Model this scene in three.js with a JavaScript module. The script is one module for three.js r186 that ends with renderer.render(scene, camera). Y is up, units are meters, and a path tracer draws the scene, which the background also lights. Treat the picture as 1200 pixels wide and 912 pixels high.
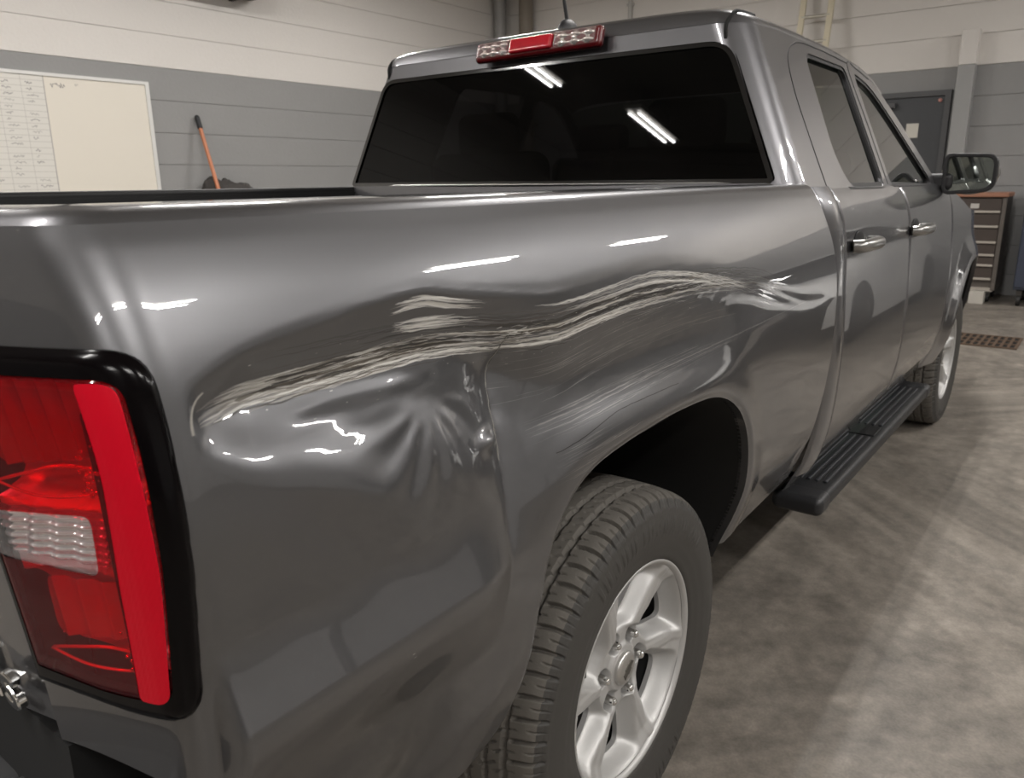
import * as THREE from 'three';
import { mergeGeometries } from 'three/addons/utils/BufferGeometryUtils.js';
import { RoundedBoxGeometry } from 'three/addons/geometries/RoundedBoxGeometry.js';
import { ImprovedNoise } from 'three/addons/math/ImprovedNoise.js';
import { RectAreaLightUniformsLib } from 'three/addons/lights/RectAreaLightUniformsLib.js';
import { FontLoader } from 'three/addons/loaders/FontLoader.js';
import { TextGeometry } from 'three/addons/geometries/TextGeometry.js';

// ------------------------------------------------------------------ camera, light, exposure
const scene = new THREE.Scene();
scene.background = new THREE.Color(0.02, 0.02, 0.02);
const camera = new THREE.PerspectiveCamera(53.05, 1200 / 912, 0.03, 60);
const rightV = new THREE.Vector3(0.60554, -0.01122, 0.79574), upV = new THREE.Vector3(0.21188, 0.96608, -0.14762), fwdV = new THREE.Vector3(0.76709, -0.25799, -0.58738);
camera.quaternion.setFromRotationMatrix(new THREE.Matrix4().makeBasis(rightV, upV, fwdV.clone().negate()));
camera.position.set(-1.23658, 1.33563, 1.53188);
camera.focus = 1.15; camera.userData.fStop = 10;
scene.add(camera);
const renderer = new THREE.WebGLRenderer({ antialias: true });
renderer.toneMapping = THREE.LinearToneMapping;
renderer.toneMappingExposure = 1.0;
renderer.shadowMap.enabled = true;
RectAreaLightUniformsLib.init();
const LAMP = 265, GLOW = 26, LAMP_COLOR = new THREE.Color(1.0, 0.97, 0.94);

// ------------------------------------------------------------------ helpers
let seed = 7;
const rnd = () => { seed = (seed * 1664525 + 1013904223) >>> 0; return seed / 4294967296; };
const rr = (a, b) => a + (b - a) * rnd();
const noise = new ImprovedNoise();
const fbm = (x, y, z = 0, o = 4) => { let s = 0, a = 0.5; for (let i = 0; i < o; i++) { s += a * noise.noise(x, y, z + i * 7.3); x *= 2.03; y *= 2.03; a *= 0.5; } return s; };
const clamp = (x, a = 0, b = 1) => Math.min(b, Math.max(a, x));
const sstep = (a, b, x) => { const t = clamp((x - a) / (b - a)); return t * t * (3 - 2 * t); };
const lerp = (a, b, t) => a + (b - a) * t;
// monotone cubic through a table
function curve(X, Y) {
  const n = X.length, d = [], m = [];
  for (let i = 0; i < n - 1; i++) d.push((Y[i + 1] - Y[i]) / (X[i + 1] - X[i]));
  m.push(d[0]); for (let i = 1; i < n - 1; i++) m.push(d[i - 1] * d[i] <= 0 ? 0 : 2 * d[i - 1] * d[i] / (d[i - 1] + d[i])); m.push(d[n - 2]);
  return (x) => {
    if (x <= X[0]) return Y[0] + m[0] * (x - X[0]); if (x >= X[n - 1]) return Y[n - 1] + m[n - 1] * (x - X[n - 1]);
    let i = 0; while (x > X[i + 1]) i++;
    const h = X[i + 1] - X[i], t = (x - X[i]) / h, t2 = t * t, t3 = t2 * t;
    return (2 * t3 - 3 * t2 + 1) * Y[i] + (t3 - 2 * t2 + t) * h * m[i] + (3 * t2 - 2 * t3) * Y[i + 1] + (t3 - t2) * h * m[i + 1];
  };
}
function catmull(pts, closed = false, n = 8) {
  const c = new THREE.CatmullRomCurve3(pts.map((p) => new THREE.Vector3(p[0], p[1], 0)), closed, 'centripetal');
  return c.getPoints(pts.length * n).map((p) => [p.x, p.y]);
}
// signed distance to a closed polygon, negative inside
function sdf(poly) {
  const n = poly.length;
  return (x, y) => {
    let d = 1e9, inside = false;
    for (let i = 0, j = n - 1; i < n; j = i++) {
      const [xi, yi] = poly[i], [xj, yj] = poly[j];
      const ex = xj - xi, ey = yj - yi, wx = x - xi, wy = y - yi, t = clamp((wx * ex + wy * ey) / (ex * ex + ey * ey + 1e-12));
      const bx = wx - ex * t, by = wy - ey * t; d = Math.min(d, bx * bx + by * by);
      if ((yi > y) !== (yj > y) && x < (xj - xi) * (y - yi) / (yj - yi) + xi) inside = !inside;
    }
    return inside ? -Math.sqrt(d) : Math.sqrt(d);
  };
}
function roundPoly(pts, r, n = 6) {      // rounds the corners of a polygon
  const out = [];
  pts.forEach((p, i) => {
    const a = pts[(i + pts.length - 1) % pts.length], b = pts[(i + 1) % pts.length], rad = p[2] ?? r;
    const la = Math.hypot(a[0] - p[0], a[1] - p[1]), lb = Math.hypot(b[0] - p[0], b[1] - p[1]), k = Math.min(rad, la * 0.49, lb * 0.49);
    const s = [p[0] + (a[0] - p[0]) / la * k, p[1] + (a[1] - p[1]) / la * k], e = [p[0] + (b[0] - p[0]) / lb * k, p[1] + (b[1] - p[1]) / lb * k];
    for (let j = 0; j <= n; j++) { const t = j / n, u = 1 - t; out.push([u * u * s[0] + 2 * u * t * p[0] + t * t * e[0], u * u * s[1] + 2 * u * t * p[1] + t * t * e[1]]); }
  });
  return out;
}
// a grid surface: fn(u, v) -> [x, y, z, tu, tv, a, b]; (a, b) are the coordinates that clipping reads
function grid(nu, nv, fn, flip = false) {
  const P = [], U = [], A = [], I = [];
  for (let j = 0; j <= nv; j++) for (let i = 0; i <= nu; i++) { const q = fn(i / nu, j / nv); P.push([q[0], q[1], q[2]]); U.push([q[3] ?? i / nu, q[4] ?? j / nv]); A.push([q[5] ?? q[0], q[6] ?? q[1]]); }
  for (let j = 0; j < nv; j++) for (let i = 0; i < nu; i++) {
    const a = j * (nu + 1) + i, b = a + 1, c = a + nu + 1, d = c + 1;
    if (flip) I.push([a, c, b], [b, c, d]); else I.push([a, b, c], [b, d, c]);
  }
  const s = { P, U, A, I }; normals(s); return s;
}
function normals(s) {
  const N = s.P.map(() => [0, 0, 0]);
  for (const [a, b, c] of s.I) {
    const p = s.P[a], q = s.P[b], r = s.P[c], ux = q[0] - p[0], uy = q[1] - p[1], uz = q[2] - p[2], vx = r[0] - p[0], vy = r[1] - p[1], vz = r[2] - p[2];
    const n = [uy * vz - uz * vy, uz * vx - ux * vz, ux * vy - uy * vx];
    for (const k of [a, b, c]) { N[k][0] += n[0]; N[k][1] += n[1]; N[k][2] += n[2]; }
  }
  s.N = N.map((n) => { const l = Math.hypot(...n) || 1; return [n[0] / l, n[1] / l, n[2] / l]; });
}
// keeps the part where f(a, b, position) > 0; edges lists the cut segments
function clip(s, f) {
  const val = s.A.map((a, i) => f(a[0], a[1], s.P[i]));
  const o = { P: s.P.slice(), U: s.U.slice(), A: s.A.slice(), N: s.N.slice(), I: [] }, cache = new Map(), edges = s.edges ? s.edges.slice() : [];
  const mix = (p, q, t) => p.map((x, k) => x + (q[k] - x) * t);
  const cut = (i, j) => {
    const key = i < j ? i * 1e7 + j : j * 1e7 + i; if (cache.has(key)) return cache.get(key);
    const t = val[i] / (val[i] - val[j]), n = mix(s.N[i], s.N[j], t), l = Math.hypot(...n) || 1;
    o.P.push(mix(s.P[i], s.P[j], t)); o.U.push(mix(s.U[i], s.U[j], t)); o.A.push(mix(s.A[i], s.A[j], t)); o.N.push(n.map((x) => x / l));
    cache.set(key, o.P.length - 1); return o.P.length - 1;
  };
  for (const tri of s.I) {
    const k = tri.map((i) => val[i] > 0), c = k[0] + k[1] + k[2];
    if (c === 3) o.I.push(tri);
    else if (c === 1) { const m = k.indexOf(true), a = tri[m], b = tri[(m + 1) % 3], d = tri[(m + 2) % 3], x = cut(a, b), y = cut(a, d); o.I.push([a, x, y]); edges.push([x, y]); }
    else if (c === 2) { const m = k.indexOf(false), a = tri[m], b = tri[(m + 1) % 3], d = tri[(m + 2) % 3], x = cut(a, b), y = cut(a, d); o.I.push([x, b, d], [x, d, y]); edges.push([y, x]); }
  }
  o.edges = edges; return o;
}
function toGeo(s) {
  const used = new Int32Array(s.P.length).fill(-1), p = [], u = [], n = [], idx = [];
  for (const t of s.I) for (const i of t) { if (used[i] < 0) { used[i] = p.length / 3; p.push(...s.P[i]); u.push(...s.U[i]); n.push(...s.N[i]); } idx.push(used[i]); }
  const g = new THREE.BufferGeometry();
  g.setAttribute('position', new THREE.Float32BufferAttribute(p, 3)); g.setAttribute('normal', new THREE.Float32BufferAttribute(n, 3)); g.setAttribute('uv', new THREE.Float32BufferAttribute(u, 2)); g.setIndex(idx);
  return g;
}
// walls along cut edges, swept by d (vector or function of the point)
function flange(s, d) {
  const p = [], idx = [];
  for (const [a, b] of s.edges) {
    const A = s.P[a], B = s.P[b], da = typeof d === 'function' ? d(A) : d, db = typeof d === 'function' ? d(B) : d, k = p.length / 3;
    p.push(...A, ...B, B[0] + db[0], B[1] + db[1], B[2] + db[2], A[0] + da[0], A[1] + da[1], A[2] + da[2]); idx.push(k, k + 2, k + 1, k, k + 3, k + 2);
  }
  const g = new THREE.BufferGeometry(); g.setAttribute('position', new THREE.Float32BufferAttribute(p, 3)); g.setAttribute('uv', new THREE.Float32BufferAttribute(new Array(p.length / 3 * 2).fill(0), 2)); g.setIndex(idx);
  const h = g.toNonIndexed(); h.computeVertexNormals(); return h;
}
const flat = (g) => { const h = g.index ? g.toNonIndexed() : g; for (const k of Object.keys(h.attributes)) if (!['position', 'normal', 'uv'].includes(k)) h.deleteAttribute(k); if (!h.attributes.uv) h.setAttribute('uv', new THREE.Float32BufferAttribute(new Array(h.attributes.position.count * 2).fill(0), 2)); return h; };
const merge = (list) => mergeGeometries(list.map(flat), false);
const counts = {};
function numbered(name) { const k = counts[name] = (counts[name] ?? -1) + 1; return k ? name + '_' + String(k).padStart(3, '0') : name; }
function mesh(name, geo, mat, parent = scene) {
  const m = new THREE.Mesh(Array.isArray(geo) ? merge(geo) : geo, mat);
  m.name = parent === scene ? numbered(name) : name;
  if (parent !== scene) { let k = 0; while (parent.children.some((c) => c.name === m.name)) { k++; m.name = name + '_' + String(k).padStart(3, '0'); } }
  m.castShadow = m.receiveShadow = true; parent.add(m); return m;
}
function thing(name, label, category, pos = [0, 0, 0], group) {
  const o = new THREE.Group(); o.name = numbered(name); o.position.set(...pos); o.userData = { label, category }; if (group) o.userData.group = group; scene.add(o); return o;
}
function tag(o, label, category, group) { o.userData = { label, category }; if (group) o.userData.group = group; return o; }
function struct(o) { o.userData.kind = 'structure'; return o; }
const box = (w, h, d, x = 0, y = 0, z = 0) => new THREE.BoxGeometry(w, h, d).translate(x, y, z);
const rbox = (w, h, d, x = 0, y = 0, z = 0, r = 0.01, s = 3) => new RoundedBoxGeometry(w, h, d, s, Math.min(r, w * 0.49, h * 0.49, d * 0.49)).translate(x, y, z);
const tube = (pts, r, n = 24, rs = 8, closed = false) => new THREE.TubeGeometry(new THREE.CatmullRomCurve3(pts.map((p) => new THREE.Vector3(...p)), closed), n, r, rs, closed);
function rod(a, b, r1, r2 = r1, n = 16) {
  const A = new THREE.Vector3(...a), B = new THREE.Vector3(...b), d = B.clone().sub(A), g = new THREE.CylinderGeometry(r2, r1, d.length(), n);
  g.applyQuaternion(new THREE.Quaternion().setFromUnitVectors(new THREE.Vector3(0, 1, 0), d.clone().normalize())); g.translate(...A.add(B).multiplyScalar(0.5).toArray()); return g;
}
function tex(w, h, fn, srgb = true) {
  const a = new Uint8Array(w * h * 4);
  for (let y = 0; y < h; y++) for (let x = 0; x < w; x++) { const c = fn(x, y), k = (y * w + x) * 4; a[k] = c[0]; a[k + 1] = c[1]; a[k + 2] = c[2]; a[k + 3] = 255; }
  const t = new THREE.DataTexture(a, w, h); t.magFilter = THREE.LinearFilter; t.minFilter = THREE.LinearMipmapLinearFilter; t.generateMipmaps = true; t.wrapS = t.wrapT = THREE.RepeatWrapping; if (srgb) t.colorSpace = THREE.SRGBColorSpace; t.needsUpdate = true; return t;
}
const mat = (c, rough = 0.6, metal = 0, extra = {}) => { const K = ['clearcoat', 'transmission', 'sheen'].some((k) => k in extra) ? THREE.MeshPhysicalMaterial : THREE.MeshStandardMaterial; return new K({ color: c, roughness: rough, metalness: metal, side: THREE.DoubleSide, ...extra }); };

// ------------------------------------------------------------------ materials
const paintColor = new THREE.Color(0.126, 0.125, 0.131);
const PAINT = { metalness: 0.88, roughness: 0.36, clearcoat: 1, clearcoatRoughness: 0.015 };
const M = {
  paint: new THREE.MeshPhysicalMaterial({ color: paintColor, ...PAINT, side: THREE.DoubleSide }),
  black: mat(0x0b0b0c, 0.55), gloss: mat(0x0a0a0b, 0.12, 0, { clearcoat: 1, clearcoatRoughness: 0.03 }), plastic: mat(0x1b1b1d, 0.5), seam: mat(0x050505, 0.8),
  rubber: mat(0x1c1b1a, 0.62), tread: mat(0x3a3733, 0.7), chrome: mat(0xd8d8d6, 0.12, 1), satin: mat(0x9c9b99, 0.3, 1), dark: mat(0x030303, 0.9),
  steel: mat(0x4a4744, 0.5, 0.8), disc: mat(0x1d1b19, 0.55, 0.6), mirror: mat(0xa2a8a2, 0.02, 1), amber: mat(0xb9aea2, 0.3),
};
const bumpNoise = (f, o = 4) => tex(512, 512, (x, y) => { const t = Math.PI * 2 / 512, v = 128 + 150 * fbm(Math.cos(x * t) * f + 3, Math.sin(x * t) * f + Math.cos(y * t) * f, Math.sin(y * t) * f, o); return [v, v, v]; }, false);
const grain = tex(256, 256, () => { const v = 90 + 165 * rnd(); return [v, v, v]; }, false);
const softNoise = bumpNoise(5);

// ------------------------------------------------------------------ the setting
const ZL = -6.656, XB = 9.3, ZR = 9.0, XR = -9.0, HC = 4.35, HB = 2.52;
{ // concrete floor
  const N = 1024, t = tex(N, N, (x, y) => {
    const a = Math.PI * 2 / N, cx = Math.cos(x * a), sx = Math.sin(x * a), cy = Math.cos(y * a), sy = Math.sin(y * a);
    const n1 = fbm(cx * 1.7 + 5, sx * 1.7 + cy * 1.7, sy * 1.7, 5), n2 = fbm(cx * 7, sx * 7 + cy * 7 + 9, sy * 7, 4), n3 = rnd() - 0.5;
    const streak = fbm(x * 0.004, y * 0.05, 3, 3) * sstep(0, 0.2, y / N) * sstep(1, 0.8, y / N);
    const n4 = fbm(x * 0.11, y * 0.11, 5, 3) * sstep(0, 60, Math.min(x, y, N - x, N - y)), v = 0.82 + n1 * 0.22 + n2 * 0.22 + n4 * 0.14 + n3 * 0.10 + streak * 0.10;
    return [clamp(146 * v, 0, 255), clamp(138 * v, 0, 255), clamp(128 * v, 0, 255)];
  });
  const rough = tex(512, 512, (x, y) => { const a = Math.PI * 2 / 512, n = fbm(Math.cos(x * a) * 3 + 1, Math.sin(x * a) * 3 + Math.cos(y * a) * 3, Math.sin(y * a) * 3, 4); const v = 128 + n * 140; return [v, clamp(125 + n * 90, 40, 220), 0]; }, false);
  for (const q of [t, rough]) q.repeat.set(1 / 4.2, 1 / 4.2);
  const m = new THREE.MeshStandardMaterial({ map: t, roughnessMap: rough, roughness: 1, bumpMap: rough, bumpScale: 0.002 });
  const g = new THREE.BoxGeometry(XB - XR + 0.4, 0.2, ZR - ZL + 0.4).translate((XB + XR) / 2, -0.1, (ZR + ZL) / 2), p = g.attributes.position, u = g.attributes.uv;
  for (let i = 0; i < p.count; i++) u.setXY(i, p.getX(i), p.getZ(i));
  struct(mesh('floor', g, m));
}
const wallBump = tex(512, 512, (x, y) => { const v = 128 + 90 * fbm(x * 0.06, y * 0.06, 1, 3) + 40 * (rnd() - 0.5); return [v, v, v]; }, false);
const wallWhite = new THREE.MeshStandardMaterial({ color: new THREE.Color(0.66, 0.63, 0.595), roughness: 0.75, bumpMap: wallBump, bumpScale: 0.002 });
const wallGrey = new THREE.MeshStandardMaterial({ color: new THREE.Color(0.250, 0.248, 0.244), roughness: 0.6, bumpMap: wallBump, bumpScale: 0.002 });
const jointMat = mat(new THREE.Color(0.25, 0.245, 0.235), 0.9), jointWhite = mat(new THREE.Color(0.42, 0.4, 0.38), 0.9);
const COURSE = 0.325;
function blockWall(name, len, place, blockLen) {     // courses of painted blocks in front of a solid backing; built along +x, facing +z
  const w = new THREE.Group(); w.name = name; w.userData.kind = 'structure'; scene.add(w); place(w);
  mesh('backing', [box(len, HC, 0.2, 0, HC / 2, -0.13)], jointMat, w);
  const nC = Math.ceil(HC / COURSE), y0 = HB - COURSE * 8;
  for (let k = -0; k < nC; k++) {
    const a = Math.max(0, y0 + (k) * COURSE), b = Math.min(HC, y0 + (k + 1) * COURSE); if (b - a < 0.02) continue;
    const white = a > HB - 0.01, h = b - a - 0.003, n = blockLen ? Math.ceil(len / blockLen) : 1, L = len / n;
    if (!blockLen) { mesh('block_course', uvBox(rbox(len, h, 0.03, 0, (a + b) / 2, -0.015, 0.003, 1)), white ? wallWhite : wallGrey, w); continue; }
    for (let i = 0; i < n; i++) mesh('block', uvBox(rbox(L - 0.004, h, 0.03, -len / 2 + L * (i + 0.5), (a + b) / 2, -0.015, 0.004, 1)), white ? wallWhite : wallGrey, w);
  }
  return w;
}
function uvBox(g) { const p = g.attributes.position, u = g.attributes.uv, n = g.attributes.normal; for (let i = 0; i < p.count; i++) u.setXY(i, Math.abs(n.getX(i)) > 0.7 ? p.getZ(i) : p.getX(i), Math.abs(n.getY(i)) > 0.7 ? p.getZ(i) : p.getY(i)); return g; }
blockWall('wall_left', XB - XR, (w) => w.position.set((XB + XR) / 2, 0, ZL));
const wallBack = blockWall('wall_back', ZR - ZL, (w) => { w.position.set(XB, 0, (ZR + ZL) / 2); w.rotation.y = -Math.PI / 2; });
blockWall('wall_right', XB - XR, (w) => { w.position.set((XB + XR) / 2, 0, ZR); w.rotation.y = Math.PI; });
blockWall('wall_rear', ZR - ZL, (w) => { w.position.set(XR, 0, (ZR + ZL) / 2); w.rotation.y = Math.PI / 2; });
struct(mesh('ceiling', box(XB - XR + 0.4, 0.2, ZR - ZL + 0.4, (XB + XR) / 2, HC + 0.1, (ZR + ZL) / 2), mat(new THREE.Color(0.5, 0.48, 0.45), 0.9)));
const toBack = (z, y, d = 0) => [XB - d, y, z];
{ // pipe chase beside the door, grey below and white above the paint line
  const c = new THREE.Group(); c.name = 'trim_1'; c.userData.kind = 'structure'; scene.add(c);
  mesh('lower_casing', rbox(0.16, HB, 0.17, XB - 0.08, HB / 2, -0.055, 0.006), mat(new THREE.Color(0.30, 0.30, 0.295), 0.6), c);
  mesh('upper_casing', rbox(0.16, 0.36, 0.17, XB - 0.08, HB + 0.181, -0.055, 0.006), wallWhite, c);
}
{ // steel door in the back wall
  const d = new THREE.Group(); d.name = 'door_1'; d.userData.kind = 'structure'; scene.add(d);
  const fm = mat(new THREE.Color(0.07, 0.07, 0.072), 0.5), dm = mat(new THREE.Color(0.042, 0.044, 0.048), 0.5);
  mesh('door_frame', [box(0.1, 2.28, 0.06, XB - 0.03, 1.14, -0.21), box(0.1, 2.28, 0.06, XB - 0.03, 1.14, -1.28), box(0.1, 0.06, 1.01, XB - 0.03, 2.25, -0.745)], fm, d);
  mesh('door_leaf', [box(0.05, 2.205, 1.0, XB - 0.028, 1.112, -0.745)], dm, d);
  mesh('door_closer', rbox(0.07, 0.06, 0.3, XB - 0.09, 2.14, -0.9, 0.01), fm, d);
  mesh('indicator', new THREE.SphereGeometry(0.022, 12, 8).translate(XB - 0.06, 2.17, -0.29), mat(0xc98f86, 0.4), d);
  mesh('notice', box(0.004, 0.16, 0.13, XB - 0.058, 1.85, -0.55), mat(0xc9c5bb, 0.8), d);
  mesh('door_handle', [rod(toBack(-1.17, 1.02, 0.05), toBack(-1.17, 1.02, 0.11), 0.014), rod(toBack(-1.17, 1.02, 0.11), toBack(-1.05, 1.02, 0.11), 0.012)], M.satin, d);
}
for (const [n, xc] of [['door_2', -2.46], ['door_3', 1.9], ['door_4', 6.26]]) {   // white sectional overhead doors in the right wall
  const d = new THREE.Group(); d.name = n; d.userData.kind = 'structure'; d.position.set(xc, 0, ZR); scene.add(d);
  for (let k = 0; k < 6; k++) mesh('door_section', rbox(4.2, 0.572, 0.05, 0, 0.29 + k * 0.58, -0.03, 0.008), mat(new THREE.Color(0.72, 0.71, 0.70), 0.5), d);
  for (const s of [-1, 1]) mesh('door_track', box(0.08, 3.55, 0.09, s * 2.15, 1.775, -0.05), M.satin, d);
}
tag(mesh('drain_pipe', [rod([9.08, 0, ZL + 0.14], [9.08, HC, ZL + 0.14], 0.095), ...[0.8, 2.3, 3.4].map((y) => box(0.24, 0.05, 0.13, 9.08, y, ZL + 0.07))], mat(new THREE.Color(0.30, 0.295, 0.285), 0.5)), 'thick grey vertical pipe in the far wall corner', 'pipe');
tag(mesh('drain_pipe', [rod([XB - 0.14, 0, -6.08], [XB - 0.14, HC, -6.08], 0.11), ...[0.9, 2.2, 3.5].map((y) => box(0.13, 0.05, 0.26, XB - 0.07, y, -6.08))], mat(new THREE.Color(0.22, 0.19, 0.155), 0.55)), 'brownish vertical pipe on white wall left of the roof antenna', 'pipe');
tag(mesh('conduit', [rod([XB - 0.03, 0, -4.35], [XB - 0.03, HC, -4.35], 0.03), ...[1, 2.5, 3.7].map((y) => box(0.04, 0.03, 0.1, XB - 0.02, y, -4.35))], mat(new THREE.Color(0.46, 0.45, 0.43), 0.5)), 'slim white-painted conduit on the white wall above the cab roof', 'conduit');

// ceiling lights: each a housing, two tubes and a light as large as the tubes
function ceilingLight(x, z, label) {
  const L = thing('ceiling_light', label, 'ceiling light', [x, HC - 0.35, z], 'fluorescent ceiling lights');
  mesh('housing', [rbox(1.36, 0.05, 0.30, 0, 0.05, 0, 0.01), rod([-0.5, 0.07, 0], [-0.5, 0.35, 0], 0.006), rod([0.5, 0.07, 0], [0.5, 0.35, 0], 0.006)], mat(0xd9d7d0, 0.5), L);
  const glow = new THREE.MeshStandardMaterial({ color: 0xffffff, emissive: LAMP_COLOR, emissiveIntensity: GLOW, roughness: 0.4 });
  for (const s of [-1, 1]) mesh('tube', rod([-0.62, 0, s * 0.075], [0.62, 0, s * 0.075], 0.019), glow, L);
for (const q of [-1, 1]) { const l = new THREE.RectAreaLight(LAMP_COLOR, LAMP, 1.24, 0.042); l.position.set(0, -0.022, q * 0.075); l.rotation.set(-Math.PI / 2, 0, 0); L.add(l); }
}
for (const [x, l] of [[-5.0, 'at the rear right of the room'], [-1.75, 'on the right, behind the truck bed'], [0.95, 'on the right, beside the rear wheel'], [4.5, 'on the right, beside the front doors'], [7.8, 'on the right, nearest the back wall']]) ceilingLight(x, 4.2, 'twin-tube fluorescent ceiling light ' + l);
for (const [x, z, l] of [[-6.75, -3.5, 'at the rear left, mirrored lower in the rear window'], [-4.45, -4.15, 'on the left, mirrored under the high brake lamp'], [-0.6, -3.75, 'on the left, beside the truck bed'], [2.6, -3.75, 'on the left, above the whiteboard bay'], [5.8, -3.75, 'on the left, nearest the corner pipes']]) ceilingLight(x, z, 'twin-tube fluorescent ceiling light ' + l);
for (const [x, l] of [[-2.6, 'in the middle, behind the tailgate'], [3.4, 'in the middle, above the hood']]) ceilingLight(x, 0.4, 'twin-tube fluorescent ceiling light ' + l);

// ------------------------------------------------------------------ the truck
const truck = thing('pickup_truck', 'dark grey crew cab pickup truck with a long dented and scraped bed side', 'pickup truck');
// side section of the bed: height -> half width
const zBed = curve([0.44, 0.50, 0.569, 0.66, 0.755, 0.80, 0.843, 0.885, 0.96, 1.027, 1.09, 1.156, 1.235, 1.285, 1.306], [0.862, 0.884, 0.912, 0.943, 0.961, 0.967, 0.971, 0.974, 0.975, 0.974, 0.968, 0.955, 0.926, 0.900, 0.886]);
const zDoor = curve([0.42, 0.47, 0.55, 0.65, 0.744, 0.85, 0.996, 1.10, 1.163, 1.22, 1.26, 1.29, 1.315], [0.86, 0.885, 0.918, 0.938, 0.945, 0.947, 0.941, 0.934, 0.927, 0.916, 0.902, 0.885, 0.868]);
const X0 = 0.918;                                            // front end of the bed
const XC = -0.948;                                           // where the side turns to the rear
// damage lines, in metres along (x) and up (y)
const ridgeY = curve([-0.93, -0.845, -0.772, -0.674, -0.622, -0.554, -0.461, -0.37, -0.259, -0.096, 0.026, 0.126, 0.236, 0.405, 0.68, 0.90], [1.170, 1.196, 1.207, 1.219, 1.222, 1.212, 1.199, 1.190, 1.194, 1.203, 1.195, 1.181, 1.160, 1.118, 1.062, 1.052]);
const deepY = curve([-0.93, -0.75, -0.60, -0.50, -0.44, -0.36, -0.2, 0, 0.25, 0.5, 0.9], [1.150, 1.148, 1.140, 1.11, 1.075, 1.062, 1.060, 1.062, 1.062, 1.045, 1.03]);
const lowY = curve([-0.93, -0.84, -0.75, -0.66, -0.58, -0.49, -0.42, -0.3, 0, 0.3, 0.6, 0.9], [1.12, 1.07, 1.03, 0.99, 0.96, 0.92, 0.93, 0.96, 0.965, 0.945, 0.94, 0.94]);
const deepD = curve([-0.915, -0.895, -0.84, -0.7, -0.55, -0.46, -0.35, -0.15, 0.1, 0.25, 0.4, 0.52, 0.65, 0.9], [0, 0.012, 0.028, 0.034, 0.036, 0.042, 0.036, 0.030, 0.015, 0.006, 0.0018, 0.0003, 0, 0]);
function dent(x, y) {
  if (x < -0.913) return 0;
  const r = ridgeY(x), m = deepY(x), l = lowY(x), D = Math.max(0, deepD(x)); let d = 0;
  if (y >= m && y < r + 0.02) { const t = (r - y) / (r - m); d = D * (t < 0.14 ? Math.max(0, (t + 0.14)) ** 2 / 0.56 : t < 0.8 ? t : t - ((t - 0.8) ** 2) / 0.4 ) / 0.9; }
  else if (y < m && y > l) { const t = (y - l) / (m - l); d = D * (t * t * (3 - 2 * t)); }
  if (x > -0.80 && x < -0.30) { const q = (y - r + 0.002) / 0.0042; d -= 0.0014 * Math.exp(-q * q) * sstep(-0.80, -0.72, x) * sstep(-0.30, -0.40, x); }   // rolled lip of the upper ridge
  { const q = (y - (m - 0.022)) / 0.007; d -= 0.0022 * Math.exp(-q * q) * sstep(-0.84, -0.78, x) * sstep(-0.60, -0.66, x); }                                   // lip under the gouge
  if (x > 0.05) { const q = (y - r + 0.014) / 0.015; d += 0.0018 * Math.exp(-q * q) * sstep(0.08, 0.5, x) * sstep(0.92, 0.60, x); }   // the dent runs out in a narrow furrow
  // the upright fold left of the wheel arch
  const xf = -0.464 - (1.14 - y) * 0.19, wy = sstep(0.78, 1.0, y) * sstep(1.16, 1.09, y), fx = x - xf;
  d += wy * (0.016 * Math.exp(-Math.abs(fx) / 0.022) + 0.008 * Math.exp(-fx * fx / (fx < 0 ? 0.012 : 0.004)));
  d -= 0.010 * Math.exp(-(((x + 0.522) / 0.022) ** 2 + ((y - 1.024) / 0.011) ** 2));
  // ripples pressed into the sheet under the gouge
  const rp = sstep(0.9, 1.0, y) * sstep(1.15, 1.08, y) * sstep(-0.9, -0.8, x) * sstep(-0.42, -0.54, x);
  d += rp * 0.0016 * Math.sin((x * 1.0 + (y - 1.0) * 0.9) * 46) * sstep(0, 0.1, Math.abs(fx));
  const cr = sstep(r + 0.03, r - 0.02, y) * sstep(l, m, y) * sstep(0.32, 0.05, x);
  { const px = x + 0.63, py = y - 1.105, pr = Math.hypot(px, py), ph = Math.atan2(py, px); d += 0.0011 * Math.sin(ph * 13 + pr * 40) * sstep(0.025, 0.05, pr) * sstep(0.17, 0.08, pr) * sstep(0.0, -0.03, py); }
  d += (0.0009 * fbm(x * 13, y * 40 - x * 4, 2, 3) + 0.0012 * Math.abs(fbm(x * 9, (y - m) * 90, 6, 3))) * cr;
  d -= 0.006 * Math.exp(-(((x + 0.452) / 0.016) ** 2 + ((y - 1.146) / 0.007) ** 2)) * (0.6 + 1.2 * fbm(x * 90, y * 90, 4, 2));   // torn knot where fold and gouge cross
  if (x > -0.45) { const y2 = 1.030 - 0.01 * Math.sin((x + 0.45) * 4), q = (y - y2) / 0.03; d += 0.0012 * Math.exp(-q * q) * sstep(0.4, 0.1, x); }
  return d;
}
const archPts = catmull([[-0.62, 0.36], [-0.56, 0.455], [-0.505, 0.495], [-0.46, 0.535], [-0.438, 0.60], [-0.434, 0.69], [-0.430, 0.77], [-0.420, 0.83], [-0.398, 0.875], [-0.362, 0.908], [-0.31, 0.929], [-0.231, 0.940], [-0.147, 0.945], [-0.022, 0.947], [0.128, 0.935], [0.222, 0.900], [0.300, 0.838], [0.365, 0.745], [0.408, 0.65], [0.432, 0.56], [0.437, 0.48], [0.437, 0.40]]);
const archPoly = [...archPts, [0.44, 0.2], [-0.62, 0.2]];
const archD = sdf(archPoly);
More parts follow.
